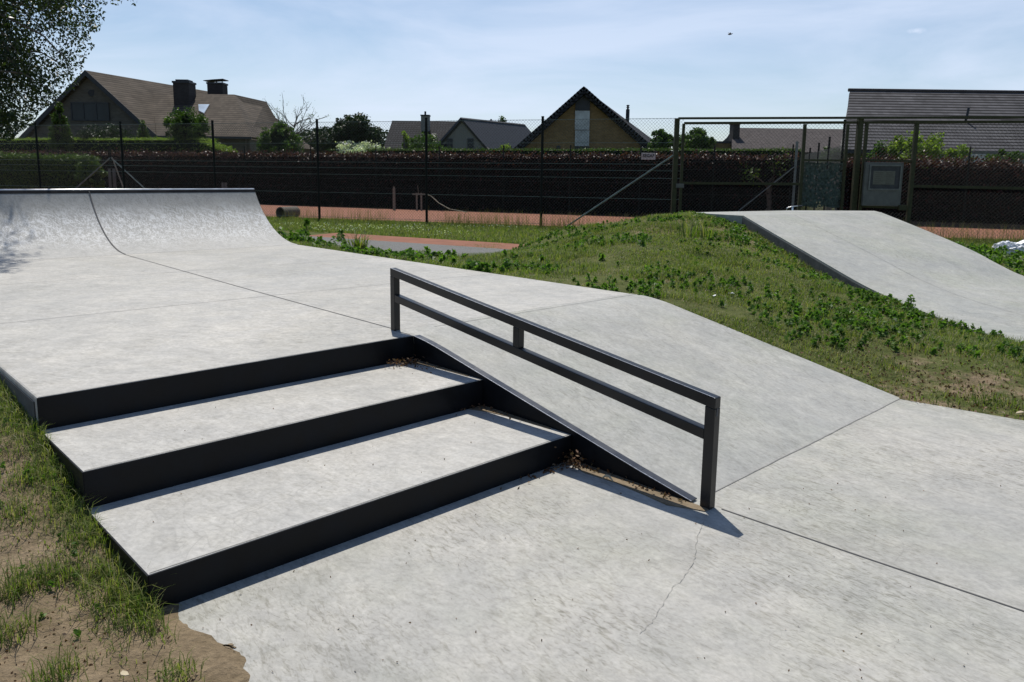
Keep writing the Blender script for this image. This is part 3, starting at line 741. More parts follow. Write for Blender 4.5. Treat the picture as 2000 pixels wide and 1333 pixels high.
def chimney(parent, x0, x1, yt, zb, Y, dep, mat='chim', cap=True, potn=1):
    a = PY(x0, yt, Y); c = PY(x1, yt, Y)
    o_ = MB().box((a.x, Y, zb), (c.x, Y + dep, a.z - .25)).build('chimney', MAT[mat], parent)
    MB().box((a.x - .05, Y - .05, a.z - .249), (c.x + .05, Y + dep + .05, a.z - .12)).build('chimney_cap', MAT['lead'], o_)
    return o_, a, c
ch1, a, c = chimney(h, 337, 368, 155, 5.4, 56, 1.2)
MB().box((a.x + .15, 56.1, a.z - .12), (c.x - .1, 57.0, a.z)).build('chimney_pot', MAT['lead'], ch1)
ch2, a, c = chimney(h, 404, 434, 158, 5.8, 63.3, 1.1)
for sx in (.1, .55, 1.0): MB().tube([(a.x + sx, 63.9, a.z - .13), (a.x + sx, 63.9, a.z + .08)], .04, 6).build('cowl_leg', MAT['lead'], ch2)
MB().prism([(a.x - .25, 63.2, a.z + .02), (a.x + .5, 63.2, a.z + .1), (c.x + .1, 63.2, a.z + .16), (c.x + .12, 63.2, a.z + .1), (a.x + .5, 63.2, a.z + .04), (a.x - .25, 63.2, a.z - .02)], (0, 1.2, 0)).build('cowl', MAT['lead'], ch2)
# roof window on the wing slope
def on_plane(px, py, p0, p1, p2, lift=.0):
    n = (Vector(p1) - Vector(p0)).cross(Vector(p2) - Vector(p0)).normalized()
    if n.z < 0: n = -n
    r = ray(px, py); t = (Vector(p0) - EYE).dot(n) / r.dot(n); return EYE + r * t + n * lift
def skylight(parent, pts, pl3, glass='skyglass'):
    q_ = [on_plane(x, y, *pl3, .05) for x, y in pts]; c_ = sum(q_, Vector()) / 4
    f_ = panel('roof_window', [c_ + (p - c_) * 1.12 for p in q_], .08, MAT['lead'], parent)
    q2 = [p + Vector((0, -.01, .02)) for p in q_]; panel('pane', q2, .02, MAT[glass], f_)
skylight(h, [(388, 206), (409, 206), (399, 223), (389, 218)], (w1, e1, e2))

# dark pantile house
def gable_house(name, label, apex, el, er, Yf, Yb, zeave, roofm, wallm, over=.3, dx=0.0, th=.22, below=0.0):
    """front gable facing the viewer, ridge running back"""
    A = PY(*apex, Yf); L_ = PY(*el, Yf); R_ = PY(*er, Yf)
    hh = empty('house', (A.x, Yf, 0), label, 'house')
    D = Vector((dx, Yb - Yf, 0)); f_ = Vector((0, -over, 0))
    panel('wall', [A - Vector((0, 0, th * 1.3)), R_ + Vector((-.1, 0, -th)), flatz(R_, 0) + Vector((-.1, 0, 0)), flatz(L_, 0) + Vector((.1, 0, 0)), L_ + Vector((.1, 0, -th))], .25, MAT[wallm], hh)
    panel('roof', [A + f_, R_ + f_, R_ + D + Vector((0, 0, below)), A + D], th, MAT[roofm], hh)
    panel('roof', [A + f_ + Vector((-.002, 0, 0)), A + D, L_ + D, L_ + f_], th, MAT[roofm], hh)
    return hh, A, L_, R_, D
h2, A2_, L2_, R2_, D2_ = gable_house('house', 'distant house with dark tiled roofs and grey gable left of ochre gable', (900, 230), (852, 284), (957, 296), 80, 89, 3, 'lead', 'render', dx=6.6)
mr0, mr1 = PY(766, 236, 84), PY(895, 236, 84); me0, me1 = PY(748, 292, 79), PY(868, 292, 79); me1.z = me0.z; mr1.z = mr0.z
panel('roof', [mr0, mr1, me1, me0], .25, MAT['roofdark'], h2)
panel('wall', [flatz(me0, 0) + Vector((.3, 1, 0)), flatz(me1, 0) + Vector((.3, 1, 0)), me1 + Vector((.3, 1, -.2)), me0 + Vector((.3, 1, -.2))], .3, MAT['render'], h2)
ch, a, c = chimney(h2, 822, 838, 222, 6.0, 81.5, 1.0, 'render'); MB().tube([(a.x + .4, 82, a.z - .13), (a.x + .4, 82, a.z + .25)], .1, 8).build('chimney_pot', MAT['lead'], ch)
ch, a, c = chimney(h2, 952, 967, 236, 5.0, 88, .9)
MB().tube([(a.x + .4, 88.4, a.z - .13), (a.x + .4, 88.4, a.z + .2)], .1, 8).build('chimney_pot', MAT['lead'], ch)
winbox(h2, 872, 271, 884, 293, 79.95, 2); winbox(h2, 913, 271, 925, 293, 79.95, 1)
pl3 = (A2_, R2_, A2_ + D2_)
for pts in ([(943, 267), (949, 267), (957, 279), (951, 279)], [(964, 271), (969, 271), (977, 283), (972, 283)], [(978, 274), (983, 274), (990, 285), (985, 285)]): skylight(h2, pts, pl3)
skylight(h2, [(843, 263), (852, 263), (850, 270), (841, 270)], (mr0, mr1, me1), 'lead')

# ochre brick A-frame
h3, A3, L3, R3, D3 = gable_house('house', 'house with wide ochre brick gable and tall pale window strip', (1139, 174), (990, 306), (1278, 296), 50, 61, 3, 'roofdark', 'brickochre', over=.45, dx=1.9, th=.3, below=1.2)
def vbox(x0, y0, x1, y1, Y, dep): a = PY(x0, y0, Y); c = PY(x1, y1, Y); return (a.x, Y, c.z), (c.x, Y + dep, a.z)
MB().box(*vbox(1124.5, 186, 1152, 216, 49.9, .09)).build('gable_cladding', MAT['lead'], h3)
MB().box(*vbox(1123.5, 216.5, 1151, 254, 49.88, .1)).build('window_panel', MAT['panelwhite'], h3)
b = MB()
for k in range(9):
    a0 = PY(1123.5 + k * 3.05, 255, 49.86); a1 = PY(1126 + k * 3.05, 286, 49.86); b.box((a0.x, 49.86, a1.z), (a1.x, 49.96, a0.z))
b.build('window_panel', MAT['panelwhite'], h3)
MB().box(*vbox(1122, 287, 1151, 294, 49.9, .09)).build('window_frame', MAT['lead'], h3)
MB().box(*vbox(1087, 285, 1094, 291, 49.92, .07)).build('vent', MAT['lead'], h3)
p = PY(1225.5, 236, 55); MB().tube([(p.x, 55, p.z - 1.5), (p.x, 55, PY(1225, 214, 55).z)], .13, 8).build('chimney', MAT['lead'], h3)
fl = h3.children[-1]; zt = PY(1225, 214, 55).z
MB().tube([(p.x, 55, zt), (p.x, 55, zt + .3)], .07, 8).tube([(p.x, 55, zt + .12), (p.x, 55, zt + .16)], .12, 8).tube([(p.x, 55, zt + .24), (p.x, 55, zt + .28)], .12, 8).build('chimney_cowl', MAT['lead'], fl)
# eave course teeth on the verges
b = MB()
for (P0, P1) in ((A3, L3), (A3, R3)):
    n = 26
    for k in range(n):
        c_ = P0.lerp(P1, (k + .5) / n) + Vector((0, -.47, -.02)); d_ = (P1 - P0).normalized()
        b.beam(c_ - d_ * .19, c_ + d_ * .17 + Vector((0, 0, .03)), .06, .20)
b.build('verge_tiles', MAT['lead'], h3)

# low grey bungalow behind the gate
r0, r1 = PY(1432, 250, 62), PY(1668, 251, 62); e0, e1_ = PY(1429, 296, 57), PY(1675, 296, 57); r1.z = r0.z; e1_.z = e0.z
h4 = empty('house', (r0.x, 58, 0), 'low house with a plain mauve grey roof and one chimney seen through the gate', 'house')
panel('roof', [r0, r1, e1_, e0], .2, MAT['roofflat'], h4); panel('roof', [r0, r1, r1 + Vector((0, 5, -2)), r0 + Vector((0, 5, -2))], .2, MAT['roofflat'], h4)
panel('wall', [flatz(e0, 0) + Vector((.2, .5, 0)), flatz(e1_, 0) + Vector((0, .5, 0)), e1_ + Vector((0, .5, 0)), e0 + Vector((.2, .5, 0))], .3, MAT['brickdark'], h4)
panel('wall', [flatz(e0, 0) + Vector((.2, .8, 0)), flatz(e0, 0) + Vector((.2, 9, 0)), e0 + Vector((.2, 9, -.1)), r0 + Vector((.2, 0, -.25)), e0 + Vector((.2, .8, -.1))], .2, MAT['brickdark'], h4)
chimney(h4, 1433, 1446, 236, 4.0, 59.5, 1.0)
g0, g1 = PY(1386, 280, 60), PY(1431, 280, 60)
MB().box((g0.x, 60, 0), (g1.x, 64, g0.z)).build('annexe_wall', MAT['brickochre'], h4)
MB().box((g0.x - .1, 59.9, g0.z + .001), (g1.x, 64.1, g0.z + .15)).build('annexe_roof', MAT['lead'], h4)

# house with the long grey tiled roof
k0, k1 = PY(1660, 186, 42), PY(2000, 181, 42); k1.z = k0.z = 6.25; k2 = k0 + (k1 - k0) * 1.5
m0, m1 = PY(1648, 296, 37), PY(2000, 296, 37); m0.z = m1.z = 3.0; m2 = m0 + (m1 - m0) * 1.5
h5 = empty('house', (k0.x, 38, 0), 'house with a long roof of grey tiles in straight rows at the right edge', 'house')
panel('roof', [k0, k2, m2, m0], .22, MAT['roofgrey'], h5)
panel('roof', [k0 + Vector((0, .01, 0)), k2 + Vector((0, .01, 0)), m2 + Vector((4.2, 10, 0)), m0 + Vector((4.2, 10, 0))], .22, MAT['roofgrey'], h5)
panel('wall', [m0 + Vector((.15, .5, -.2)), k0 + Vector((.15, 0, -.3)), m0 + Vector((4.1, 9.6, -.2)), flatz(m0, 0) + Vector((4.1, 9.6, 0)), flatz(m0, 0) + Vector((.15, .5, 0))], .15, MAT['lead'], h5)
panel('wall', [flatz(m0, 0) + Vector((.3, .55, 0)), flatz(m2, 0) + Vector((0, .55, 0)), m2 + Vector((0, .55, 0)), m0 + Vector((.3, .55, 0))], .25, MAT['brickdark'], h5)
MB().tube([k0 + Vector((-.1, 0, .02)), k2 + Vector((0, 0, .02))], .09, 8).build('ridge_tiles', MAT['roofflat'], h5)
MB().beam(m0 + Vector((0, -.1, -.12)), m2 + Vector((0, -.1, -.12)), .12, .14).build('gutter', MAT['lead'], h5)
vp = on_plane(1885, 236, k0, k2, m0, 0)
vpo = MB().tube([vp - Vector((0, 0, .1)), vp + Vector((0, -.1, .12)), vp + Vector((.06, -.1, .62))], .06, 8).build('vent_pipe', MAT['lead'], h5)
# garage block in front of it
ga, gb = PY(1840, 297, 35), PY(2120, 297, 35)
h6 = empty('garage', ((ga.x + gb.x) / 2, 35.5, 0), 'low grey green garage block with a pale door surround below the long grey roof', 'garage')
MB().box((ga.x, 35, 0), (gb.x, 36.2, ga.z - .08)).build('wall', simple('green_grey_render', (.20, .23, .22), .85), h6)
MB().box((ga.x - .1, 34.9, ga.z - .079), (gb.x, 36.3, ga.z + .05)).build('roof', MAT['board_grey'], h6)
MB().box(*vbox(1896, 301, 1922, 331, 34.9, .09)).build('door_surround', MAT['white'], h6)
MB().box(*vbox(1903, 317, 1917, 331, 34.86, .035)).build('door', MAT['lead'], h6)

# ------------------------------------------------------------------ hedges
def hedge(label, P0, P1, thick, ztop, mat, core, nleaf, size, group=None, name='hedge', ztop1=None, jag_=.12, topn=None, front=.6):
    P0 = Vector(P0); P1 = Vector(P1); P0.z = P1.z = 0; d = (P1 - P0); Ln = d.length; d.normalize(); n = Vector((d.y, -d.x, 0))   # n points to the viewer side
    if n.y > 0: n = -n
    z1 = ztop if ztop1 is None else ztop1
    hd = empty(name, (P0 + P1) / 2, label, 'hedge', group)
    b = MB(); b.prism([P0 - Vector((0, 0, .05)), P1 - Vector((0, 0, .05)), P1 + Vector((0, 0, z1 - .12)), P0 + Vector((0, 0, ztop - .12))], -n * thick)
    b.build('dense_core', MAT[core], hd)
    nf = int(nleaf * front); nt = nleaf - nf
    t = rng.uniform(0, 1, nf); s = rng.uniform(0, 1, nf); zt = ztop + (z1 - ztop) * t
    P = np.outer(1 - t, P0) + np.outer(t, P1); P[:, 2] = s * zt
    bul = (vnoise(t * Ln, s * 3, .8, 5) - .5) * .25 + rng.normal(0, .05, nf)
    P += np.outer(np.abs(bul) + .02, np.array(n))
    t2 = rng.uniform(0, 1, nt); P2 = np.outer(1 - t2, P0) + np.outer(t2, P1)
    P2 += np.outer(rng.uniform(-.1, thick, nt) ** 1, -np.array(n)); zt = ztop + (z1 - ztop) * t2
    P2[:, 2] = zt - .1 + np.abs(rng.normal(0, jag_, nt)) + (vnoise(t2 * Ln, t2 * 0, .5, 6) - .5) * jag_ * 1.3
    if mat == 'leafred':
        leaves('foliage', P, MAT[mat], size, hd); P3 = np.concatenate([P2, P[P[:, 2] > zt.min() - .45]]); leaves('sunlit_top', P3, MAT['leafredsunlit'], size * .95, hd)  # top fringe takes the leaf copy with sunlight painted in
    else: leaves('foliage', np.concatenate([P, P2]), MAT[mat], size, hd)
    return hd
nF = Vector((-dF.y, dF.x, 0))
if nF.y < 0: nF = -nF
def lineX(P0, d, px, row=350):
    """point of the line P0+s*d seen in picture column px"""
    r = ray(px, row); den = r.x * d.y - r.y * d.x
    s = (r.y * P0.x - r.x * P0.y) / den * 1.0
    return P0 + d * s
h0_ = FA + nF * .55
hedge('long dark copper beech hedge along the far side of the clay court', lineX(h0_, dF, -260), lineX(h0_, dF, 1556), 1.1, 2.60, 'leafred', 'hedgecore', 46000, .11, ztop1=2.40, jag_=.11)
hedge('lower copper beech hedge behind the notice board and the right court', lineX(h0_, dF, 1640), lineX(h0_, dF, 2250), 1.1, 2.16, 'leafred', 'hedgecore', 22000, .10, ztop1=2.08, jag_=.16)
h1_ = FA + nF * 2.4
hedge('flat trimmed green hedge showing just above the copper beech hedge', lineX(h1_, dF, 640), lineX(h1_, dF, 1558), 1.0, 2.84, 'leafolive', 'coregreen', 16000, .07, ztop1=2.80, jag_=.04, front=.3)
h2_ = FA + nF * 2.6
hedge('lime green hedge top behind the copper beech hedge in front of the big brown roof', lineX(h2_, dF, -200), lineX(h2_, dF, 400), 1.2, 3.60, 'leaflime', 'coregreen', 22000, .08, ztop1=3.42, jag_=.06, front=.4)
hedge('short sloping end of the lime green hedge left of the round bush', lineX(h2_ - nF * .6, dF, 396), lineX(h2_ - nF * .6, dF, 442), 1.0, 3.28, 'leaflime', 'coregreen', 3500, .08, ztop1=2.7, jag_=.08, front=.4)
# low green hedge inside the court
bq0 = PY(-160, 362, 36); bq1 = PY(196, 362, 36)
hedge('low bright green bushy hedge inside the fence above the quarter pipe', flatz(bq0, 0), flatz(PY(172, 362, 36), 0), 1.4, 2.25, 'leafolive', 'coregreen', 26000, .09, ztop1=2.15, jag_=.10)

# ------------------------------------------------------------------ bushes and trees
def clumps(c, rad, ncl, nleaf, cs=.28, shape='ell', hollow=.35):
    c = np.array(c); rad = np.array(rad); out = []
    C_ = []
    while len(C_) < ncl:
        p = rng.uniform(-1, 1, 3)
        if shape == 'ell':
            r = np.linalg.norm(p)
            if r > 1 or r < hollow: continue
        elif shape == 'cone':
            r = np.hypot(p[0], p[1]); lim = (1 - (p[2] + 1) / 2) ** .75
            if r > lim or r < lim * .35: continue
        elif shape == 'dome':
            r = np.linalg.norm([p[0], p[1], (p[2] + 1) / 2])
            if r > 1 or r < hollow: continue
        C_.append(p)
    C_ = np.array(C_); k = rng.integers(0, ncl, nleaf)
    s = rad.mean() * cs * rng.uniform(.5, 1.2, ncl)
    return c + C_[k] * rad + np.clip(rng.normal(size=(nleaf, 3)), -1.6, 1.6) * s[k][:, None] * .6
def bush(name, label, x0, x1, yt, yb, Y, mat, nleaf, size, shape='dome', zbase=0.0, cat='bush', ncl=40, core=True, group=None, cs=.28, stems=5):
    a = PY(x0, yt, Y); b_ = PY(x1, yb, Y); cx = (a.x + b_.x) / 2; rx = (b_.x - a.x) / 2; zt = a.z; zb = b_.z
    e = empty(name, (cx, Y, 0), label, cat, group)
    c = (cx, Y, (zt + zb) / 2); rad = (rx, max(rx * .8, .3), (zt - zb) / 2)
    P = clumps(c, rad, ncl, nleaf, cs, shape)
    leaves('crown', P, MAT[mat], size, e)
    if core:
        m = MB(); 
        rows_ = []
        for i in range(7):
            t = i / 6; zz = zb + (zt - zb) * t * .86
            rr = (1 - t) ** .8 if shape == 'cone' else math.sqrt(max(.02, 1 - (t if shape == 'dome' else (2 * t - 1)) ** 2))
            rows_.append([Vector((cx + math.cos(q_) * rad[0] * rr * .62 * random.uniform(.85, 1.15), Y + math.sin(q_) * rad[1] * rr * .62, zz)) for q_ in np.linspace(0, 2 * math.pi, 11)])
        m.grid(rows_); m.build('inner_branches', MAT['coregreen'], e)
    m = MB()
    for k in range(stems):
        q_ = random.uniform(0, 6.28); m.tube([(cx + .05 * math.cos(q_), Y + .05 * math.sin(q_), -.05), (cx + rx * .2 * math.cos(q_), Y + .2 * math.sin(q_), zb * .6 + zt * .2), (cx + rx * .5 * math.cos(q_), Y + rx * .4 * math.sin(q_), zb + (zt - zb) * .7)], [.07, .05, .015], 6)
    m.build('trunk', MAT['bark'], e)
    return e
bush('round_bush', 'rounded free growing end of the low green hedge beside the braced post', 150, 207, 306, 372, 35.6, 'leafolive', 7000, .09, 'ell', ncl=90, cs=.2)
bush('conifer', 'dense cone shaped conifer with lime edges in front of the dark gable', 86, 146, 193, 290, 47, 'leafolive', 9000, .10, 'cone', ncl=150, cat='tree', cs=.16)
bush('conifer', 'slim pointed conifer at the right foot of the dark gable', 266, 291, 222, 290, 47, 'leafolive', 4200, .09, 'cone', ncl=80, cat='tree', cs=.3)
bush('shrub', 'sparse shrubs growing along the bottom of the dark gable wall', 150, 262, 248, 276, 48, 'leafdark', 4200, .12, 'dome', ncl=60, core=False)
bush('round_bush', 'big rounded bush in front of the brown roof below the left chimney', 322, 408, 216, 280, 44.2, 'leafgreen', 9500, .11, 'ell', ncl=110, cs=.2)
bush('small_tree', 'bright green small tree left of the tall fence post near the brown roof end', 500, 590, 240, 305, 42, 'leafgreen', 8000, .13, 'dome', ncl=90, cat='tree', cs=.22)
bush('leafy_tree', 'full dark leafy tree with broad leaves standing between the two left houses', 640, 738, 228, 305, 41, 'leafdark', 14000, .15, 'ell', ncl=110, cat='tree', cs=.24)
bush('blossom_bush', 'white flowering bush at the foot of the leafy tree', 652, 758, 278, 306, 39.5, 'flower', 2600, .12, 'dome', ncl=36, core=False)
bush('shrub', 'olive green bushes in front of the dark tiled roof', 785, 872, 262, 305, 46, 'leafgreen', 5000, .12, 'dome', ncl=60, core=False)
bush('shrub', 'small pale sapling poking above the bushes before the dark roof', 784, 798, 248, 300, 45, 'leaflime', 700, .12, 'ell', ncl=14, core=False)
bush('shrub', 'bright tufts beside the grey gable house, right of its roof windows', 962, 1012, 278, 304, 50, 'leaflime', 1500, .13, 'dome', ncl=26, core=False)
bush('tall_tree', 'green tree rising behind the chimney of the grey gable house', 962, 998, 234, 305, 92, 'leafolive', 4500, .26, 'ell', ncl=50, cat='tree')
bush('round_bush', 'rounded green bush touching the right foot of the ochre gable', 1266, 1318, 254, 305, 40, 'leafgreen', 7000, .11, 'ell', ncl=90, cs=.2)
bush('round_bush', 'pair of joined green bushes seen through the left part of the gate', 1322, 1392, 254, 305, 40, 'leafgreen', 8500, .11, 'ell', ncl=100, cs=.2)
bush('small_tree', 'pale green young tree in front of the long grey roof beside the tall post', 1742, 1840, 258, 345, 30, 'leaflime', 5200, .13, 'ell', ncl=60, cat='tree', core=False, cs=.22)
bush('shrub', 'leafy shrubs between the gate posts and the young tree', 1686, 1750, 280, 345, 30.5, 'leafgreen', 3800, .12, 'dome', ncl=50, core=False)
bush('shrub', 'lone bright green shrub left of the garage door surround', 1849, 1893, 288, 345, 30, 'leaflime', 2600, .12, 'ell', ncl=36, core=False)
bush('shrub', 'green shrub in front of the garage block at the right edge', 1936, 1990, 291, 345, 29.5, 'leafgreen', 3600, .12, 'ell', ncl=44, core=False)
bush('shrub', 'green growth behind the windbreak net on the gate', 1590, 1660, 288, 345, 33, 'leafgreen', 3200, .12, 'dome', ncl=40, core=False)
# far wood seen between the houses
fw = PY(540, 255, 130); P = []
for k in range(46):
    px = random.uniform(530, 765); top = 262 - 22 * (.5 + .5 * math.sin(px * .03)) * random.uniform(.2, 1)
    p = PY(px, top, 130 + random.uniform(-6, 6)); r = random.uniform(1.6, 3)
    n = 420; P.append(np.array([p.x, p.y, p.z - r]) + np.clip(rng.normal(size=(n, 3)), -1.3, 1.3) * [r * .7, r * .6, r * .75])
tag(leaves('distant_trees', np.concatenate(P), MAT['leafdark'], .42), kind='stuff')
# bare twiggy tree
def twig_tree(label, px, yt, yb, Y, spread, group=None, n=30):
    b0 = PY(px, yb, Y); zt = PY(px, yt, Y).z; e = empty('twiggy_tree', (b0.x, Y, 0), label, 'tree', group)
    m = MB(); m.tube([(b0.x, Y, 0), (b0.x + .1, Y, b0.z), (b0.x, Y, (b0.z + zt) / 2)], [.16, .12, .08], 6); m.build('trunk', MAT['bark'], e)
    m = MB(); tips = []
    for k in range(n):
        q_ = random.uniform(0, 6.28); z0 = random.uniform(b0.z, (b0.z + zt * 2) / 3); p = Vector((b0.x, Y, z0)); pts = [p.copy()]
        d = Vector((math.cos(q_), math.sin(q_) * .5, random.uniform(.4, 1.1))).normalized(); Ls = spread * random.uniform(.5, 1)
        for i in range(4):
            d = (d + Vector((random.uniform(-.4, .4), random.uniform(-.3, .3), random.uniform(-.2, .3)))).normalized(); p = p + d * Ls / 4; pts.append(p.copy())
            if i: 
                d2 = (d + Vector((random.uniform(-1, 1), 0, random.uniform(-.3, 1)))).normalized(); m.tube([p, p + d2 * Ls * .2, p + d2 * Ls * .32 + Vector((0, 0, .05))], [.02, .015, .006], 4); tips.append(p + d2 * Ls * .3)
        m.tube(pts, [.05, .035, .025, .02, .01], 5); tips.append(p)
    m.build('branches', MAT['bark'], e)
    T_ = np.array([tuple(t) for t in tips]); k = rng.integers(0, len(T_), 700)
    leaves('leaves', T_[k] + rng.normal(0, .16, (700, 3)), MAT['leafolive'], .10, e)
twig_tree('nearly bare twisted tree right of the brown roof', 575, 217, 300, 66, 3.0)
# weed sapling in the court corner behind the gate
twig_tree('thin leafless sapling growing by the dark hedge behind the gate', 1498, 320, 405, 29.5, 1.2, n=8)

# big tree leaning in at the upper left
SUNH = Vector((-.061, .298, .58)).normalized()
tr = empty('birch_tree', (-12.2, 15.0, 0), 'tall drooping tree with small dark leaves hanging into the upper left corner', 'tree')
poly_px = [(-60, -900), (150, -500), (262, -40), (262, 8), (252, 12), (240, 2), (216, 6), (198, 4), (196, 34), (184, 58), (166, 60), (176, 86), (168, 108), (158, 112), (152, 136), (154, 158), (132, 176), (108, 186), (92, 204), (70, 214), (62, 238), (38, 250), (22, 268), (-60, 275)]
def px_of(P):
    D_ = P - np.array([0, 0, H]); w_ = D_ @ np.array(FW)
    return CX + F * (D_ @ np.array(RT)) / w_, CY - F * (D_ @ np.array(UPV)) / w_
cl = []
C0 = np.array([-11.3, 14.6, 7.2]); RA = np.array([5.2, 4.2, 5.6])
while len(cl) < 620:
    p = rng.uniform(-1, 1, 3); r = np.linalg.norm(p)
    if r > 1 or r < .2: continue
    P = C0 + p * RA
    if P[2] < 1.9: continue
    x_, y_ = px_of(P)
    if y_ > -20 and x_ > -30 and not inside(np.array([x_]), np.array([y_]), poly_px)[0]: continue
    # keeps its crown clear of the platform: where would it shade the quarter pipe?
    t_ = (P[2] - 1.0) / SUNH.z; G = P - np.array(SUNH) * t_; gx_, gy_ = px_of(G)
    if gx_ > -20: continue
    cl.append(P)
for _ in range(26):                         # the bough whose shade falls on the left of the quarter pipe
    f_ = rng.uniform(); G = at(-20 + 80 * f_, 458 - 50 * f_, .9); P_ = np.array(G) + np.array(SUNH) / SUNH.z * (rng.uniform(7.6, 8.6) - .9); cl.append(P_)
cl = np.array(cl)
vis = []
while len(vis) < 420:                       # hanging sprays that reach into the picture
    x_, y_ = rng.uniform(-20, 285), rng.uniform(-60, 270)
    if not inside(np.array([x_]), np.array([y_]), poly_px)[0]: continue
    if rng.uniform() < .5 and x_ > 120: continue
    if vnoise(np.array([x_]), np.array([y_]), 34, 8)[0] < .40 and x_ > 20: continue
    p = PY(x_, y_, rng.uniform(14.4, 16.8)); vis.append(tuple(p))
vis = np.array(vis)
m = MB(); m.tube([(-12.2, 15, -.1), (-12.1, 15, 2.5), (-11.8, 14.8, 5), (-11.6, 14.7, 8), (-11.5, 14.6, 11.5)], [.24, .2, .16, .1, .03], 10); m.build('trunk', MAT['bark'], tr)
m = MB(); along_b = []
for kk in range(80):
    tgt = Vector(vis[rng.integers(0, len(vis))]) if kk % 2 else Vector(cl[rng.integers(0, len(cl))]); z0 = min(9.5, max(2.4, tgt.z + random.uniform(-.6, 1.4))); s_ = Vector((-11.8, 14.8, z0))
    mid_ = s_.lerp(tgt, .5) + Vector((random.uniform(-.2, .2), random.uniform(-.2, .2), .45)); m.tube([s_, mid_, tgt.lerp(mid_, .3) + Vector((0, 0, .1)), tgt - Vector((0, 0, .15))], [.05, .03, .016, .006], 5); along_b += [tuple(s_.lerp(mid_, f)) for f in (.25, .5, .75, 1)] + [tuple(mid_.lerp(tgt, f)) for f in (.33, .66)]
m.build('branches', MAT['bark'], tr)

allc = np.concatenate([cl, vis]); nl = 37000
k = np.concatenate([rng.integers(0, len(cl), 18000), rng.integers(len(cl) - 26, len(cl), 2000), len(cl) + rng.integers(0, len(vis), 17000)])
offs = np.clip(rng.normal(size=(nl, 3)), -1.8, 1.8) * np.where(k >= len(cl), .16, np.where(k >= len(cl) - 26, .16, .34))[:, None]; offs[:, 2] = offs[:, 2] * 1.2 - np.abs(rng.normal(0, .12, nl))
ab = np.array(along_b); kb = rng.integers(0, len(ab), 13000)
P = np.concatenate([allc[k] + offs, ab[kb] + np.clip(rng.normal(size=(13000, 3)), -1.8, 1.8) * .26 - [0, 0, .12]]); x_, y_ = px_of(P)
P = P[(y_ < -10) | (x_ < -10) | inside(x_, y_, [(a * 1.03 + 3, b_ + 4) for a, b_ in poly_px])]
leaves('crown', P, MAT['leafbirch'], .07, tr, aspect=.5, droop=.5)
# ------------------------------------------------------------------ fences
def chain(name, a, b_, z0, z1, parent, pitch=.10, r=.0030, mat='wire', z0b=None, z1b=None):
    """woven diagonal wires clipped to the panel between two posts"""
    a = Vector(a); b_ = Vector(b_); a.z = b_.z = 0; d = b_ - a; L = d.length; d.normalize(); n = Vector((-d.y, d.x, 0)); hh = z1 - z0
    segs = []
    k = -hh
    while k < L:
        for sgn in (1, -1):
            s0, s1 = k, k + hh; t0 = max(0, -s0) / hh; t1 = min(1, (L - s0) / hh)
            if t1 > t0 + .01: segs.append((k + t0 * hh, (t0 if sgn > 0 else 1 - t0) * hh + z0, k + t1 * hh, (t1 if sgn > 0 else 1 - t1) * hh + z0, sgn))
        k += pitch
    V = []; Fq = []
    an, dn = np.array(a), np.array(d); nn = np.array(n); zz = np.array([0, 0, 1.0])
    S_ = np.array(segs); p0 = an + S_[:, [0]] * dn + S_[:, [1]] * zz + S_[:, [4]] * nn * r; p1 = an + S_[:, [2]] * dn + S_[:, [3]] * zz + S_[:, [4]] * nn * r
    ax = (p1 - p0); ax /= np.linalg.norm(ax, axis=1)[:, None]; sd = np.cross(ax, nn)
    ring = [sd * r, -sd * r * .5 + nn * r * .87, -sd * r * .5 - nn * r * .87]
    V = np.stack([p0 + q_ for q_ in ring] + [p1 + q_ for q_ in ring], 1).reshape(-1, 3); base = (np.arange(len(S_)) * 6)[:, None]
    Fq = np.concatenate([base + np.array(q_) for q_ in ([0, 1, 4, 3], [1, 2, 5, 4], [2, 0, 3, 5])])
    return np_mesh(name, V, Fq, MAT[mat], parent)
fe = empty('chain_link_fence', (f0 + f1) / 2, 'tall dark chain link fence with slim posts between the skatepark and the clay court', 'fence')
pf = lineX(f0, df, 1058); sp_ = 4.02
pts_f = [lineX(f0, df, c_) for c_ in (1058, 833, 622, 420, 242, 78)]; pts_f.append(pts_f[-1] - df * 4); pts_f.append(pts_f[-1] - df * 4)
for p in pts_f:
    MB().tube([p + Vector((0, 0, -.1)), p + Vector((0, 0, 3.36))], .042, 10).tube([p + Vector((0, 0, 3.36)), p + Vector((0, 0, 3.39))], .046, 10).build('post', MAT['post'], fe)
chain('mesh', pts_f[-1], f1, .05, 3.30, fe)
for z in (3.28, 2.59, 1.97, 1.78, 1.56, .95, .12):
    MB().beam(pts_f[-1] + Vector((0, -.02, z)), f1 + Vector((0, -.02, z)), .009, .010).build('tension_wire', MAT['wirelight'], fe)
MB().tube([lineX(f0, df, 1103) + Vector((0, -.05, .0)), lineX(f0, df, 1312) + Vector((0, -.05, 2.22))], .024, 8).build('brace', MAT['wirelight'], fe)
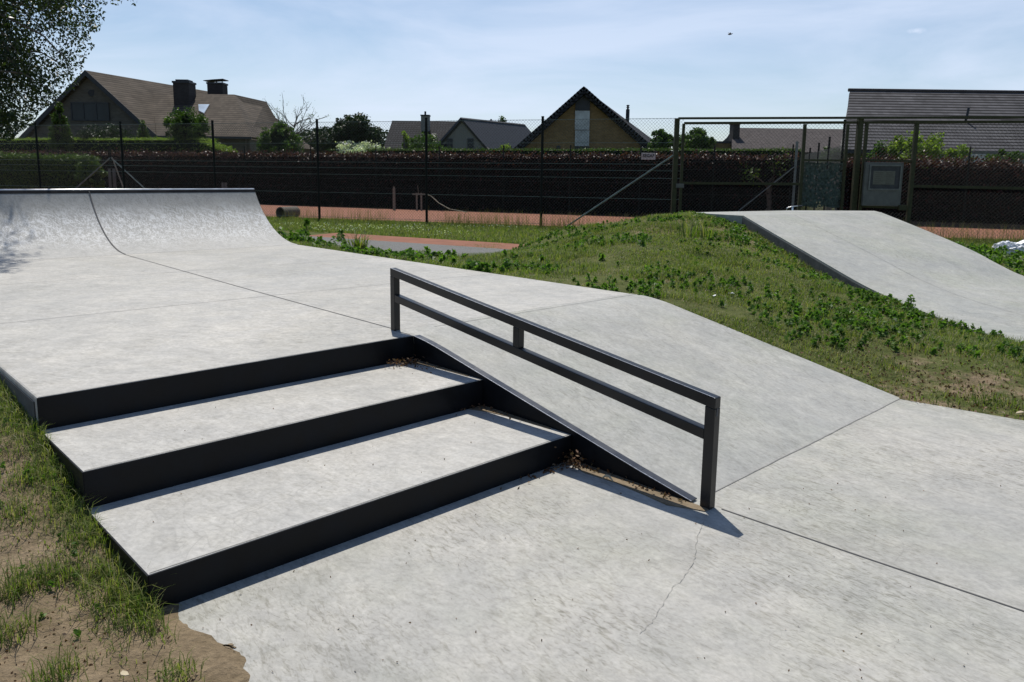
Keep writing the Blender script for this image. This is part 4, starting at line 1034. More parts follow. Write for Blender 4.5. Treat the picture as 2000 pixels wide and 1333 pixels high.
# gate and its frame
gt = empty('gate', (f1 + f2) / 2, 'wide olive green steel gate frame with chain link panels in line with the fence', 'gate')
def GX(px): return lineX(f1, dg, px)
def GZ(px, py): q_ = GX(px); return PY(px, py, q_.y).z
def vpost(px, yt, w, name='post', par=gt, zb=-.1, dy=0.0, mat='gate'):
    q_ = GX(px) + Vector((0, dy, 0)); return MB().beam(q_ + Vector((0, 0, zb)), q_ + Vector((0, 0, GZ(px, yt))), w, w, (0, 1, 0)).build(name, MAT[mat], par, bevel=.004)
def hrail(x0, y0, x1, y1, w, hgt, name='rail', par=gt, dy=0.0, mat='gate'):
    a, c = GX(x0), GX(x1); return MB().beam(a + Vector((0, dy, GZ(x0, y0))), c + Vector((0, dy, GZ(x1, y1))), w, hgt).build(name, MAT[mat], par)
vpost(1317.5, 232, .13); vpost(1671, 231, .14); vpost(1781, 241, .10, dy=.01)
hrail(1318, 232, 2120, 229.5, .07, .06, dy=-.10)
hrail(1331, 241, 2120, 237.5, .06, .07, 'top_rail')
vpost(1330.5, 242, .075, 'upright', dy=-.005); vpost(1565, 243, .08, 'upright', dy=.005); vpost(1648, 243, .07, 'upright', dy=.006); vpost(1684, 241, .08, 'upright', dy=-.007)
hrail(1331, 358, 1564, 360, .055, .07, dy=.01); hrail(1566, 313, 1648, 314, .06, .05, dy=.012); hrail(1684, 313, 1781, 315, .055, .055, dy=.02); hrail(1782, 364, 2120, 371, .055, .07, dy=.012)
hrail(1684, 404, 1781, 407, .05, .06, dy=.02)
q_ = GX(1326); MB().box((q_.x - .09, q_.y - .09, GZ(1326, 367)), (q_.x + .14, q_.y - .03, GZ(1326, 359))).build('lock_box', MAT['board_grey'], gt)
q_ = GX(1768); MB().box((q_.x - .14, q_.y - .09, GZ(1768, 411)), (q_.x + .08, q_.y - .03, GZ(1768, 401))).build('lock_box', MAT['gate'], gt)
chain('mesh', GX(1332), GX(1660), .06, GZ(1500, 241), gt, dy if False else .10)
chain('mesh', GX(1684), GX(2120), .06, GZ(1800, 240), gt, .10)
# windbreak netting behind the gate panel
a, c = GX(1570) + Vector((0, .08, 0)), GX(1647) + Vector((0, .08, 0)); zt, zb = GZ(1600, 318), GZ(1600, 405)
V = []; n1, n2 = 26, 30
for i in range(n2 + 1):
    for j in range(n1 + 1):
        p = a.lerp(c, j / n1); V.append((p.x, p.y + .025 * math.sin(j * 1.7 + i * .6) + random.uniform(-.015, .015), zb + (zt - zb) * i / n2 + .02 * math.sin(j * .5)))
Fq = [(i * (n1 + 1) + j, i * (n1 + 1) + j + 1, (i + 1) * (n1 + 1) + j + 1, (i + 1) * (n1 + 1) + j) for i in range(n2) for j in range(n1) if random.random() > .10]
nt = NT('crumpled_windbreak'); nt.col(nt.mix(nt.ramp(nt.noise(14, 4, .6), [(.35, 0.0), (.65, 1.0)]), (.025, .04, .032), (.10, .14, .12))); nt.set(.7)
np_mesh('windbreak_net', V, Fq, nt.m, gt)
# notice board on the gate
nb = empty('notice_board', GX(1727), 'grey metal notice board with a glazed case and a yellowed paper, hung on the gate', 'notice board')
yq = GX(1727).y - .16; a, c = PY(1691, 317, yq), PY(1758, 403, yq)
MB().box((a.x, yq, c.z), (c.x, yq + .09, a.z)).build('back_box', MAT['board_grey'], nb, bevel=.006)
a2, c2 = PY(1699, 322, yq), PY(1757, 372, yq); fb = MB(); t = .035
for bx in (((a2.x, yq - .03, c2.z), (c2.x, yq, c2.z + t)), ((a2.x, yq - .03, a2.z - t), (c2.x, yq, a2.z)), ((a2.x, yq - .03, c2.z + t), (a2.x + t, yq, a2.z - t)), ((c2.x - t, yq - .03, c2.z + t), (c2.x, yq, a2.z - t))): fb.box(*bx)
fb.build('case_frame', simple('aluminium_frame', (.14, .145, .14), .4, .3), nb)
MB().box((a2.x + t, yq - .008, c2.z + t), (c2.x - t, yq - .002, a2.z - t)).build('backing', simple('faded_backing', (.055, .055, .058), .8), nb)
a3, c3 = PY(1706, 334, yq), PY(1746, 361, yq)
pp = MB().box((a3.x, yq - .014, c3.z), (c3.x, yq - .010, a3.z)).build('paper', MAT['paper'], nb)
b = MB()
for side in (0, 1):
    for k in range(6):
        x0_ = a3.x + .05 + side * (c3.x - a3.x) * .5; zz = a3.z - .06 - k * .055
        b.box((x0_, yq - .0165, zz), (x0_ + (c3.x - a3.x) * random.uniform(.25, .38), yq - .0145, zz + .014))
b.build('printed_lines', simple('faded_print', (.09, .085, .07), .9), pp)
# receding side fence of the court
s0 = GX(1650) + Vector((.0, .3, 0)); s1 = PY(1554, 340, 34.0); s1.z = 0; s0.z = 0
sf = empty('court_fence', (s0 + s1) / 2, 'green mesh fence with a sagging top running away from the gate to the dark hedge', 'fence')
for t in (0.0, .22, .42, .62, .8, 1.0):
    p = s0.lerp(s1, t); zt = 3.0 - .4 * t + (.25 if t == 0 else 0)
    MB().tube([p + Vector((0, 0, -.1)), p + Vector((0, 0, zt))], .035, 8).build('post', MAT['post'], sf)
chain('mesh', s0, s1, .05, 2.55, sf, .09, .003)
# far court fence in front of the hedge
cf0 = FA + nF * .2
cf = empty('court_fence', lineX(cf0, dF, 1000), 'slim posts and wires of the court fence standing against the copper beech hedge', 'fence')
for px in (118, 216, 480, 608, 735, 858, 983, 1113, 1250, 1393, 1545, 1889):
    p = lineX(cf0, dF, px); MB().tube([p, p + Vector((0, 0, 2.85 if px < 1800 else 2.75))], .03, 8).build('post', MAT['post'], cf)
for z in (2.2, 1.9, 1.35, .95):
    MB().beam(lineX(cf0, dF, -200) + Vector((0, 0, z)), lineX(cf0, dF, 1550) + Vector((0, 0, z)), .006, .008).build('tension_wire', MAT['wire'], cf)
p = lineX(cf0, dF, 1552); MB().tube([p, p + Vector((0, 0, 2.95))], .05, 8).build('post', MAT['wirelight'], cf)
q0, q1 = lineX(cf0, dF, 1430), lineX(cf0, dF, 1550); MB().tube([q0 + Vector((0, -.05, .1)), q1 + Vector((0, -.05, 2.05))], .022, 6).build('brace', MAT['wirelight'], cf)
pt = PY(216, 308, 33.5)
bs = empty('braced_post', Vector((pt.x, 33.5, 0)), 'slim post with two slanting grey braces beside the low green hedge', 'post')
MB().tube([Vector((pt.x, 33.5, 0)), pt + Vector((0, 0, .45))], .03, 8).build('post', MAT['post'], bs)
for px in (146, 284): g_ = PY(px, 370, 33.5); MB().tube([Vector((g_.x, 33.5, g_.z)), pt], .026, 6).build('brace', MAT['wirelight'], bs)
g_ = PY(242, 370, 33.2); MB().tube([g_, pt + Vector((.12, -.1, 0))], .026, 6).build('brace', MAT['wood'], bs)
# kickboards on the far right edge
kb0, kb1 = lineX(FA - nF * .05, dF, 1690), lineX(FA - nF * .05, dF, 2200)
tag(MB().prism([kb0, kb1, kb1 + Vector((0, 0, .17)), kb0 + Vector((0, 0, .17))], nF * .04).build('kickboard', MAT['board']), 'dark brown board edging the far side of the right clay court', 'edging board')
# club sign
sgY = lineX(cf0 - nF * .08, dF, 1267).y - .12; a, c = PY(1253, 299, sgY), PY(1280, 312.5, sgY)
sg = empty('sign', ((a.x + c.x) / 2, sgY, 0), 'small white sign with black capital letters high on the court fence', 'sign')
MB().box((a.x, sgY, c.z), (c.x, sgY + .02, a.z)).build('sign_plate', MAT['white'], sg, bevel=.008)
cu = bpy.data.curves.new('lettering', 'FONT'); cu.body = 'SEGAF'; cu.align_x = 'CENTER'; cu.align_y = 'CENTER'; cu.size = .165; cu.extrude = .002; cu.offset = .006; cu.space_character = 1.08
cu.materials.append(MAT['blackink']); to = bpy.data.objects.new('lettering', cu); COL.objects.link(to); to.parent = sg
tm = bpy.data.meshes.new_from_object(to); to2 = bpy.data.objects.new('lettering', tm); COL.objects.link(to2); to2.parent = sg; bpy.data.objects.remove(to); to = to2; to.name = 'lettering'
to.rotation_euler = (math.radians(90), 0, 0); to.location = (0, -.006, (a.z * .56 + c.z * .44)); to.scale = (.92, 1, 1)

# ------------------------------------------------------------------ small things on the court and about
pc = PY(560, 425, 27.6); pc.z = .02
cpz = empty('concrete_pipe', pc, 'short length of weathered concrete pipe lying on the court edge behind the fence', 'pipe')
a = Vector((pc.x - .12, 27.25, .19)); d_ = Vector((.34, .75, 0)); R_o, R_i = .205, .165; n = 28; sdv = d_.normalized().cross(Vector((0, 0, 1)))
def ringp(c_, r_): return [c_ + sdv * r_ * math.cos(t) + Vector((0, 0, 1)) * r_ * math.sin(t) for t in np.linspace(0, 2 * math.pi, n + 1)]
m = MB(); m.grid([ringp(a, R_i), ringp(a, R_o), ringp(a + d_, R_o), ringp(a + d_, R_i), ringp(a, R_i)]); m.build('pipe_wall', simple('weathered_concrete', (.12, .105, .085), .9, bump=.4), cpz)
MB().prism(ringp(a + d_ * .96, R_i + .01)[:-1], d_ * .03).build('dark_back_cap', MAT['hedgecore'], cpz)  # dark cap added to stop light from the back, so the mouth stays dark
p = lineX(FA - nF * 1.2, dF, 769); tag(MB().prism([p + Vector((-.06, 0, 0)), p + Vector((.06, 0, 0)), p + Vector((.055, 0, .95)), p + Vector((.0, 0, 1.06)), p + Vector((-.055, 0, .95))], (0, .05, 0)).build('wooden_stake', MAT['wood']), 'single pointed wooden stake standing on the far clay edge', 'stake')
p = lineX(FA - nF * .9, dF, 818)
ns = empty('net_post', p, 'pair of short wooden posts with a crosspiece on the far clay edge', 'post')
for dx_ in (-.10, .10): MB().box((p.x + dx_ - .035, p.y, 0), (p.x + dx_ + .035, p.y + .07, .78)).build('post', MAT['wood'], ns)
MB().box((p.x - .3, p.y - .015, .70), (p.x + .32, p.y - .002, .76)).build('crosspiece', MAT['wood'], ns)
MB().tube([p + Vector((-.02, -.02, .76)), p + Vector((-.05, -.02, 1.12))], .012, 6).build('spike', MAT['wood'], ns)
rp = [p + Vector((.3, -.05, .74)), p + Vector((.55, -.15, .66)), p + Vector((.9, -.4, .38)), p + Vector((1.4, -.8, .14)), p + Vector((2.2, -1.4, .04))]
tag(MB().tube(rp, .016, 6).build('rope', simple('pale_rope', (.35, .33, .24), .8)), 'pale rope hanging from the short wooden posts down to the clay', 'rope')
p = lineX(cf0 - nF * .15, dF, 438); z0, z1 = PY(438, 369, p.y).z, PY(438, 357, p.y).z
pb = empty('box', p, 'small grey switch box on a post just above the quarter pipe coping', 'box')
MB().box((p.x - .13, p.y - .06, z0), (p.x + .13, p.y, z1)).build('box_body', MAT['board_grey'], pb); MB().box((p.x - .025, p.y - .068, z0), (p.x + .02, p.y - .061, z1)).build('gap', MAT['lead'], pb)
MB().tube([p + Vector((.02, -.03, 0)), p + Vector((.02, -.03, z0))], .03, 6).build('post', MAT['post'], pb)
p = lineX(cf0 - nF * .3, dF, 219); MB_ = MB().box((p.x - .2, p.y, 0), (p.x + .2, p.y + .05, 1.7)).build('board', MAT['board_grey']); tag(MB_, 'upright grey board leaning by the green bush behind the left fence', 'board')
# bags at the right edge
p = PY(1985, 495, 16.9); p.z = 0
for k, (dx_, dy_, rx_, rz_, lab) in enumerate(((-.16, .1, .26, .17, 'crumpled white plastic bag in the grass, the left one of two'), (.35, .0, .42, .24, 'bigger crumpled white plastic bag cut by the right edge of the picture'))):
    bm = bmesh.new(); bmesh.ops.create_icosphere(bm, subdivisions=4, radius=1)
    for v in bm.verts:
        nx_ = vnoise(np.array([v.co.x * 1.3 + k * 5]), np.array([v.co.y * 1.3 + v.co.z * 2]), .33, 4)[0]; nx2 = abs(vnoise(np.array([v.co.x + v.co.z]), np.array([v.co.y * 2 - v.co.z]), .15, 9)[0] - .5) * 3.2
        s_ = .72 + .4 * nx_ + .16 * nx2; v.co = Vector((p.x + dx_ + v.co.x * s_ * rx_, p.y + dy_ + v.co.y * s_ * rx_ * .8, max(-.02, .12 + v.co.z * s_ * rz_)))
    me = bpy.data.meshes.new('plastic_bag'); bm.to_mesh(me); bm.free(); me.materials.append(MAT['bag'])
    o_ = bpy.data.objects.new('plastic_bag', me); COL.objects.link(o_); tag(o_, lab, 'bag', 'plastic bags in the grass')
# bird in the sky
p = PY(1426, 67.5, 30)
bd = empty('bird', p, 'tiny dark bird gliding in the open sky above the gate', 'bird')
m = MB(); m.tube([p + Vector((-.085, 0, -.01)), p + Vector((-.05, 0, -.003)), p + Vector((0, 0, 0)), p + Vector((.05, 0, .012)), p + Vector((.095, 0, .035))], [.006, .022, .026, .018, .008], 8); m.build('body', MAT['lead'], bd, smooth=True)
MB().prism([p + Vector((-.03, 0, .02)), p + Vector((.03, 0, .02)), p + Vector((-.02, -.16, .03)), p + Vector((-.05, -.17, .03))], (0, 0, .006)).build('wing', MAT['lead'], bd)
MB().prism([p + Vector((-.03, 0, .02)), p + Vector((.03, 0, .02)), p + Vector((-.03, .13, .075)), p + Vector((-.06, .13, .075))], (0, 0, .006)).build('wing', MAT['lead'], bd)
# bicycle handlebar and wheel lying behind the ramp deck
p = PY(1549, 408, 18.6)
bi = empty('bicycle', Vector((p.x, p.y, 0)), 'bicycle lying behind the ramp deck with only its handlebar showing', 'bicycle')
blk, chrome = MAT['lead'], MAT['coping']
stp = p + Vector((0, 0, .0))
MB().tube([stp + Vector((-.16, .0, -.05)), stp + Vector((-.14, 0, .02)), stp + Vector((-.02, .02, .05)), stp + Vector((.12, .06, .06)), stp + Vector((.2, .12, .05))], .011, 8).build('handlebar', chrome, bi, smooth=True)
MB().tube([stp + Vector((.14, .07, .062)), stp + Vector((.27, .16, .06))], .019, 8).build('grip', blk, bi); MB().tube([stp + Vector((-.16, 0, -.05)), stp + Vector((-.2, -.05, -.13))], .019, 8).build('grip', blk, bi)
MB().tube([stp + Vector((.0, .03, .05)), stp + Vector((.02, .1, -.14)), stp + Vector((.05, .2, -.45))], .018, 8).build('stem', chrome, bi, smooth=True)
MB().tube([stp + Vector((.05, .2, -.4)), stp + Vector((.6, .4, -.5)), stp + Vector((1.0, .5, -.35))], .02, 8).build('frame', blk, bi)
for c_ in (stp + Vector((.0, .35, -.62)), stp + Vector((1.05, .6, -.62))):
    w_ = MB().tube([c_ + Vector((math.cos(t) * .29, math.sin(t) * .06, math.sin(t) * .29)) for t in np.linspace(0, 2 * math.pi, 28)], .022, 6, False).build('wheel', blk, bi)
# litter and drains of debris
def scrap(name, px, py, z, s, mat, label, cat):
    c_ = at(px, py, z) if z is not None else None
    if c_ is None:
        c_ = at(px, py, .3); 
        for _ in range(12): c_ = at(px, py, float(terr(np.array([c_.x]), np.array([c_.y]))[0]))
    m = MB(); pts = [c_ + Vector((math.cos(t) * s * random.uniform(.6, 1.2), math.sin(t) * s * random.uniform(.4, .9), .012 + random.uniform(0, .5) * s)) for t in np.linspace(0, 5.4, 6)]
    m.prism(pts, (0, 0, .003)); return tag(m.build(name, MAT[mat]), label, cat)
scrap('paper_scrap', 1429, 577, None, .035, 'bag', 'scrap of white paper lying on the mound above the bank', 'litter')
scrap('paper_scrap', 1394, 581, None, .022, 'bag', 'smaller white scrap left of the paper on the mound', 'litter')
scrap('paper_scrap', 1992, 812, None, .035, 'straw', 'creamy wrapper scrap at the right edge of the lower floor', 'litter')
scrap('stone', 1657, 617, None, .06, 'wood', 'flat brown stone half hidden among the weeds on the mound', 'stone')
scrap('wrapper', 243, 1327, .02, .016, 'straw', 'orange and cream wrapper on the sand at the bottom left', 'litter')
def curl(pts, r, name, mat, label, cat): return tag(MB().tube(pts, r, 6).build(name, MAT[mat]), label, cat)
c_ = at(1188, 938, .008); curl([c_ + Vector((-.03, .02, .004)), c_ + Vector((-.012, .012, .02)), c_ + Vector((.004, -.004, .022)), c_ + Vector((.022, -.03, .006))], [.003, .007, .007, .002], 'dead_leaf', 'straw', 'curled pale dry leaf in the sand by the steel wall', 'leaf')
# drifts of dead leaves in the step corners
def drift(px, py, z, n, sx, sy, sz, size=.016, mat='leafdead'):
    c_ = at(px, py, z); k = rng.normal(size=(n, 3)) * [sx, sy, sz]; k[:, 2] = np.abs(k[:, 2]); 
    ca, sa = UX; P = np.stack([c_.x + k[:, 0] * ca - k[:, 1] * sa, c_.y + k[:, 0] * sa + k[:, 1] * ca, z + k[:, 2] + .004], 1)
    u_, v_ = UVc(P[:, 0], P[:, 1]); lim = [v2 for (v2, z2) in NOSE if abs(z2 - z) < .02 or True]
    vmax = 2.77 if z < .05 else 3.53 if z < .2 else 4.26
    ok = (u_ < UR - .012) & (v_ < vmax); P = P[ok]
    return P
P = np.concatenate([drift(1122, 905, 0, 260, .05, .05, .035), drift(1122, 905, 0, 100, .02, .18, .01), drift(925, 793, .147, 130, .08, .05, .015), drift(960, 800, .147, 50, .03, .15, .008), drift(792, 712, .316, 170, .07, .04, .02), drift(835, 716, .316, 50, .09, .10, .008), drift(1290, 965, 0, 50, .025, .14, .008), drift(1090, 912, 0, 100, .2, .03, .006)])
tag(leaves('leaf_litter', P, MAT['leafdead'], .022), kind='stuff')

# ------------------------------------------------------------------ grass and weeds
def sample(n, x0, x1, y0, y1, dens):
    out = []
    tot = 0
    while tot < n:
        x = rng.uniform(x0, x1, 60000); y = rng.uniform(y0, y1, 60000); k = rng.uniform(size=60000) < dens(x, y)
        k &= ~footprint(x, y); out.append(np.stack([x[k], y[k]], 1)); tot += k.sum()
        if len(out) > 400: break
    P = np.concatenate(out)[:n]; return np.column_stack([P, terr(P[:, 0], P[:, 1]) - .004])
def d_left(x, y):
    u, v = UVc(x, y); e = np.clip((u - .5) / .35, 0, 1) ** 1.6 * np.clip((v - 2.45) / .3, 0, 1)
    tuft = np.clip((vnoise(x, y, .28, 11) - .62) * 5, 0, 1) * .8; patch = np.clip((vnoise(x, y, .9, 12) - .5) * 3, 0, 1) * .14
    base = (.012 + patch + tuft * .22) * (1 + .8 * np.clip((v - 3.4) / 1.5, 0, 1)); ok = (u < .86)
    return np.where(ok, np.clip(base * .6 + e * .95, 0, 1), 0)
Pl = sample(10000, -4.2, 1.2, 1.9, 7.5, d_left)
u_, v_ = UVc(Pl[:, 0], Pl[:, 1]); eg_ = np.clip((u_ - .6) / .25, 0, 1) * np.clip((v_ - 2.4) / .3, 0, 1)
tag(blades('grass', Pl, MAT['grass'], .017 + .040 * eg_ + .015 * vnoise(Pl[:, 0], Pl[:, 1], .28, 11), .003, .9), kind='stuff')
# long tufts
T_ = [(30, 1160, .12), (255, 1010, .09), (120, 1130, .1), (20, 1240, .1), (225, 1175, .13), (262, 1195, .12), (200, 1130, .1), (285, 1215, .09), (110, 1325, .1), (345, 1323, .06), (95, 880, .1), (150, 945, .12), (70, 1140, .09), (30, 1010, .07), (160, 1060, .07), (60, 950, .08)]
P = []; Hh = []
for px, py, hh in T_:
    c_ = at(px, py, .05)
    for _ in range(6): c_ = at(px, py, float(terr(np.array([c_.x]), np.array([c_.y]))[0]))
    n = 130; k = rng.normal(size=(n, 2)) * .045; x = c_.x + k[:, 0]; y = c_.y + k[:, 1]; ok = ~footprint(x, y); x, y = x[ok], y[ok]
    P.append(np.column_stack([x, y, terr(x, y) - .004])); Hh.append(np.full(len(x), hh))
tag(blades('grass_tufts', np.concatenate(P), MAT['grass'], np.concatenate(Hh) * .8, .0034, .8), kind='stuff')
def region_right(x, y):
    u, v = UVc(x, y); return (u > 5.6) & (y < 18.2) & (x < 12.6) & (y > 3.5)
def d_mound(x, y):
    p = np.clip((vnoise(x, y, .8, 21) - .18) * 2.4, .06, 1) * np.clip((vnoise(x, y, .25, 22) + .25), 0, 1)
    dry = np.hypot(x - 3.4, (y - 5.7) * .8) < 1.3; fade = np.clip(1.25 - y / 22, .3, 1)
    return np.where(region_right(x, y), p * fade * np.where(dry, .5, 1), 0)
Pm = sample(190000, -4.5, 12.6, 3.6, 18.2, d_mound)
u_, v_ = UVc(Pm[:, 0], Pm[:, 1]); eg_ = np.exp(-dist_poly(Pm[:, 0], Pm[:, 1], RAMPP) / .25)
dd = np.hypot(Pm[:, 0], Pm[:, 1])
tag(blades('grass', Pm, MAT['grass'], .022 + .03 * vnoise(Pm[:, 0], Pm[:, 1], .8, 21) + .05 * eg_, .0025 + dd * .0004, .9), kind='stuff')
def on_line_side(P0, d, x, y): return (x - P0.x) * (-d.y) + (y - P0.y) * d.x
def d_far(x, y):
    path = on_line_side(L0, dA.normalized(), x, y)
    ff = np.where(x < f1.x, on_line_side(f0, df, x, y), on_line_side(f1, dg, x, y)); return np.where((path > 0.02) & (ff < .5), .95, 0)
Pf = sample(75000, -16, 15, 16.8, 30, d_far)
tag(blades('grass', Pf, MAT['grass'], .10, .011, .7), kind='stuff')
# verge between platform and the path (rank growth)
def d_verge(x, y):
    path = on_line_side(L0 + n_ * 3.3, dA.normalized(), x, y); u, v = UVc(x, y); return np.where((path < 0) & (u > 5.6) & (x < 1) & (y < 18), .9, 0)
Pv = sample(30000, -9, 1, 9, 18, d_verge)
tag(blades('grass', Pv, MAT['grass'], .075, .007, .8), kind='stuff')
# longer tufts in patches over the mound
Pt = sample(26000, -3, 6, 3.6, 16.2, lambda x, y: np.where(region_right(x, y), np.clip(vnoise(x, y, .42, 27) * 4 - 2.5, 0, 1) + .35 * np.exp(-dist_poly(x, y, RAMPP) / .2), 0))
tag(blades('grass', Pt, MAT['grass'], .075, .0055, .8), kind='stuff')
# straw among the turf of the mound
Ps = sample(16000, -3, 6, 3.6, 16, lambda x, y: np.where(region_right(x, y), np.clip(vnoise(x, y, .6, 23) * 1.8 - .5, .03, 1), 0))
tag(blades('dry_grass', Ps, MAT['grassdry'], .04, .004, 1.3), kind='stuff')
# tall dry stems by the fence
def along(P0, d, s, off): return P0.x + d.x * s - d.y * off, P0.y + d.y * s + d.x * off
s = rng.uniform(-7, 13.2, 5200); dens = np.clip(vnoise(s, s * 0, 1.1, 31) * 1.8 - .5, .05, 1); s = s[rng.uniform(size=len(s)) < dens]; o2 = rng.normal(-.15, .22, len(s)); x, y = along(f0, df, s, o2)
s2 = rng.uniform(6, 14, 1500); o3 = rng.normal(-.5, .35, len(s2)); x2, y2 = along(f1, dg, s2, o3); x = np.append(x, x2); y = np.append(y, y2)
tag(blades('dry_grass', np.column_stack([x, y, np.full(len(x), -.01)]), MAT['grassdry'], .42, .007, .45, hj=.6), kind='stuff')
# daisies
Pd = sample(650, -9, 6, 17, 24, lambda x, y: np.where(d_far(x, y) > 0, np.clip(vnoise(x, y, 1.5, 41) * 2 - .8, 0, 1), 0)); Pd[:, 2] += .10
tag(leaves('daisies', Pd, MAT['flower'], .032, aspect=.9), kind='stuff')
# broadleaf weeds
def weed_points(P, hmax, nl=16, size=.05):
    n = len(P); hh = hmax * rng.uniform(.4, 1.1, n); idx_ = np.repeat(np.arange(n), nl); t = rng.uniform(0, 1, len(idx_)); a_ = rng.uniform(0, 6.28, len(idx_))
    r_ = (.25 + .9 * (1 - t)) * hh[idx_] * .55 * rng.uniform(.4, 1, len(idx_)); Q = P[idx_].copy(); Q[:, 0] += np.cos(a_) * r_; Q[:, 1] += np.sin(a_) * r_; Q[:, 2] += .012 + t * hh[idx_]
    N_ = np.stack([np.cos(a_), np.sin(a_), rng.uniform(-.3, .6, len(idx_))], 1); return Q, N_
def d_weed(x, y):
    u, v = UVc(x, y); m1 = np.clip((vnoise(x, y, .75, 51) - .52) * 5, 0, 1); m2 = np.exp(-np.hypot((x - 4.0), (y - 8.8) / 1.8) ** 2 / 1.3) * 1.0
    ed = np.exp(-dist_poly(x, y, RAMPP) / .3) * .6; dry = np.hypot(x - 3.4, (y - 5.7)) < .8
    return np.where(region_right(x, y) & ~dry, np.clip(m1 * .5 + m2 * np.clip(vnoise(x, y, .5, 57) * 2.4 - .7, .05, 1) + ed * .6, .012, 1), 0)
Pw = sample(1300, 0, 6, 5.2, 15.5, d_weed)
Q, N_ = weed_points(Pw, .075, 15); tag(leaves('weeds', Q, MAT['weed'], .047, aspect=.6, N=N_), kind='stuff')
def d_weed2(x, y):
    u, v = UVc(x, y); e = np.exp(-np.abs(u - 6.3) / .45); return np.where((u > 5.95) & (v > 6) & (y < 17.5), e * np.clip(vnoise(x, y, .9, 52) * 2 - .4, .05, 1), 0)
Pw = sample(330, -8, 2.5, 9, 17.5, d_weed2); Q, N_ = weed_points(Pw, .13, 16); tag(leaves('weeds', Q, MAT['weed'], .085, aspect=.6, N=N_), kind='stuff')
Pw = sample(90, -9, 0, 9, 20, lambda x, y: np.exp(-((x + 5.2) ** 2 / 2.0 + (y - 14.6) ** 2 / 5.0)) * (on_line_side(L0 + n_ * 4.2, dA.normalized(), x, y) < 9))
Q, N_ = weed_points(Pw, .26, 26); tag(leaves('weeds', Q, MAT['weed'], .09, aspect=.55, N=N_), kind='stuff')
def d_weed3(x, y): return np.where((x > 8.3) & (x < 12.4) & (y > 12), np.exp(-(x - 8.3 - .25 * (y - 12)).clip(0) / .8), 0)
Pw = sample(220, 8, 12.5, 12, 18.5, d_weed3); Q, N_ = weed_points(Pw, .22, 18); tag(leaves('weeds', Q, MAT['weed'], .08, aspect=.6, N=N_), kind='stuff')
def d_weed4(x, y): u, v = UVc(x, y); return np.where(u < .84, .05 + np.exp(-(.84 - u) / .2) * .6, 0)
Pw = sample(110, -4, 1, 2.4, 8, d_weed4); Q, N_ = weed_points(Pw, .03, 10); tag(leaves('weeds', Q, MAT['weed'], .022, aspect=.6, N=N_), kind='stuff')
# plants one can point at
def plant(px, py, hh, nl, size, label, mat='weed', spread=.6, seed=0):
    c_ = at(px, py, .3)
    for _ in range(14): c_ = at(px, py, float(terr(np.array([c_.x]), np.array([c_.y]))[0]))
    e = empty('weed_plant', c_, label, 'weed', None)
    t = rng.uniform(.08, 1, nl); a_ = rng.uniform(0, 6.28, nl); r_ = hh * spread * .5 * (1.15 - t * .75)
    Q = np.stack([c_.x + np.cos(a_) * r_, c_.y + np.sin(a_) * r_, c_.z + t * hh], 1); N_ = np.stack([np.cos(a_), np.sin(a_), rng.uniform(-.2, .5, nl)], 1)
    leaves('leaves', Q, MAT[mat], size, e, aspect=.5, N=N_)
    m = MB()
    for k in range(4): m.tube([c_, c_ + Vector((random.uniform(-.25, .25) * hh * spread, random.uniform(-.25, .25) * hh * spread, hh * random.uniform(.6, .98)))], [.006, .003], 5)
    m.build('stem', MAT[mat], e)
plant(1778, 604, .17, 40, .05, 'upright weed standing against the left edge of the ramp')
plant(1436, 440, .30, 70, .10, 'leafy weed clump at the near corner of the ramp deck')
plant(1340, 418, .26, 60, .10, 'tall weed on the crest of the mound at the left end of the ramp deck')
plant(1245, 440, .24, 46, .10, 'bright weed on the left shoulder of the mound')
plant(1780, 432, .30, 50, .12, 'lime green weed behind the ramp edge under the notice board', 'leaflime')
plant(1940, 664, .10, 34, .035, 'small weed at the foot of the ramp near the right edge')
plant(1150, 480, .20, 60, .07, 'nettle clump beside the end of the clay strip', spread=1.6)
plant(600, 452, .34, 70, .11, 'rank green weed beside the quarter pipe end')
plant(666, 474, .30, 80, .10, 'dark green weed clump at the left end of the path')
# arching grass clump by the path
c_ = at(700, 487, .25); c_.z = float(terr(np.array([c_.x]), np.array([c_.y]))[0]); n = 140
gc = tag(blades('grass_clump', np.column_stack([c_.x + rng.normal(0, .06, n), c_.y + rng.normal(0, .06, n), np.full(n, c_.z)]), MAT['grass'], .42, .016, 1.1), 'clump of long arching grass at the left end of the asphalt path', 'grass clump')
c_ = at(1357, 462, .7)
for _ in range(10): c_ = at(1357, 462, float(terr(np.array([c_.x]), np.array([c_.y]))[0]))
tag(blades('grass_clump', np.column_stack([c_.x + rng.normal(0, .12, 60), c_.y + rng.normal(0, .12, 60), np.full(60, c_.z - .01)]), MAT['grass'], .26, .016, .7), 'clump of stiff upright grass near the top of the mound', 'grass clump')
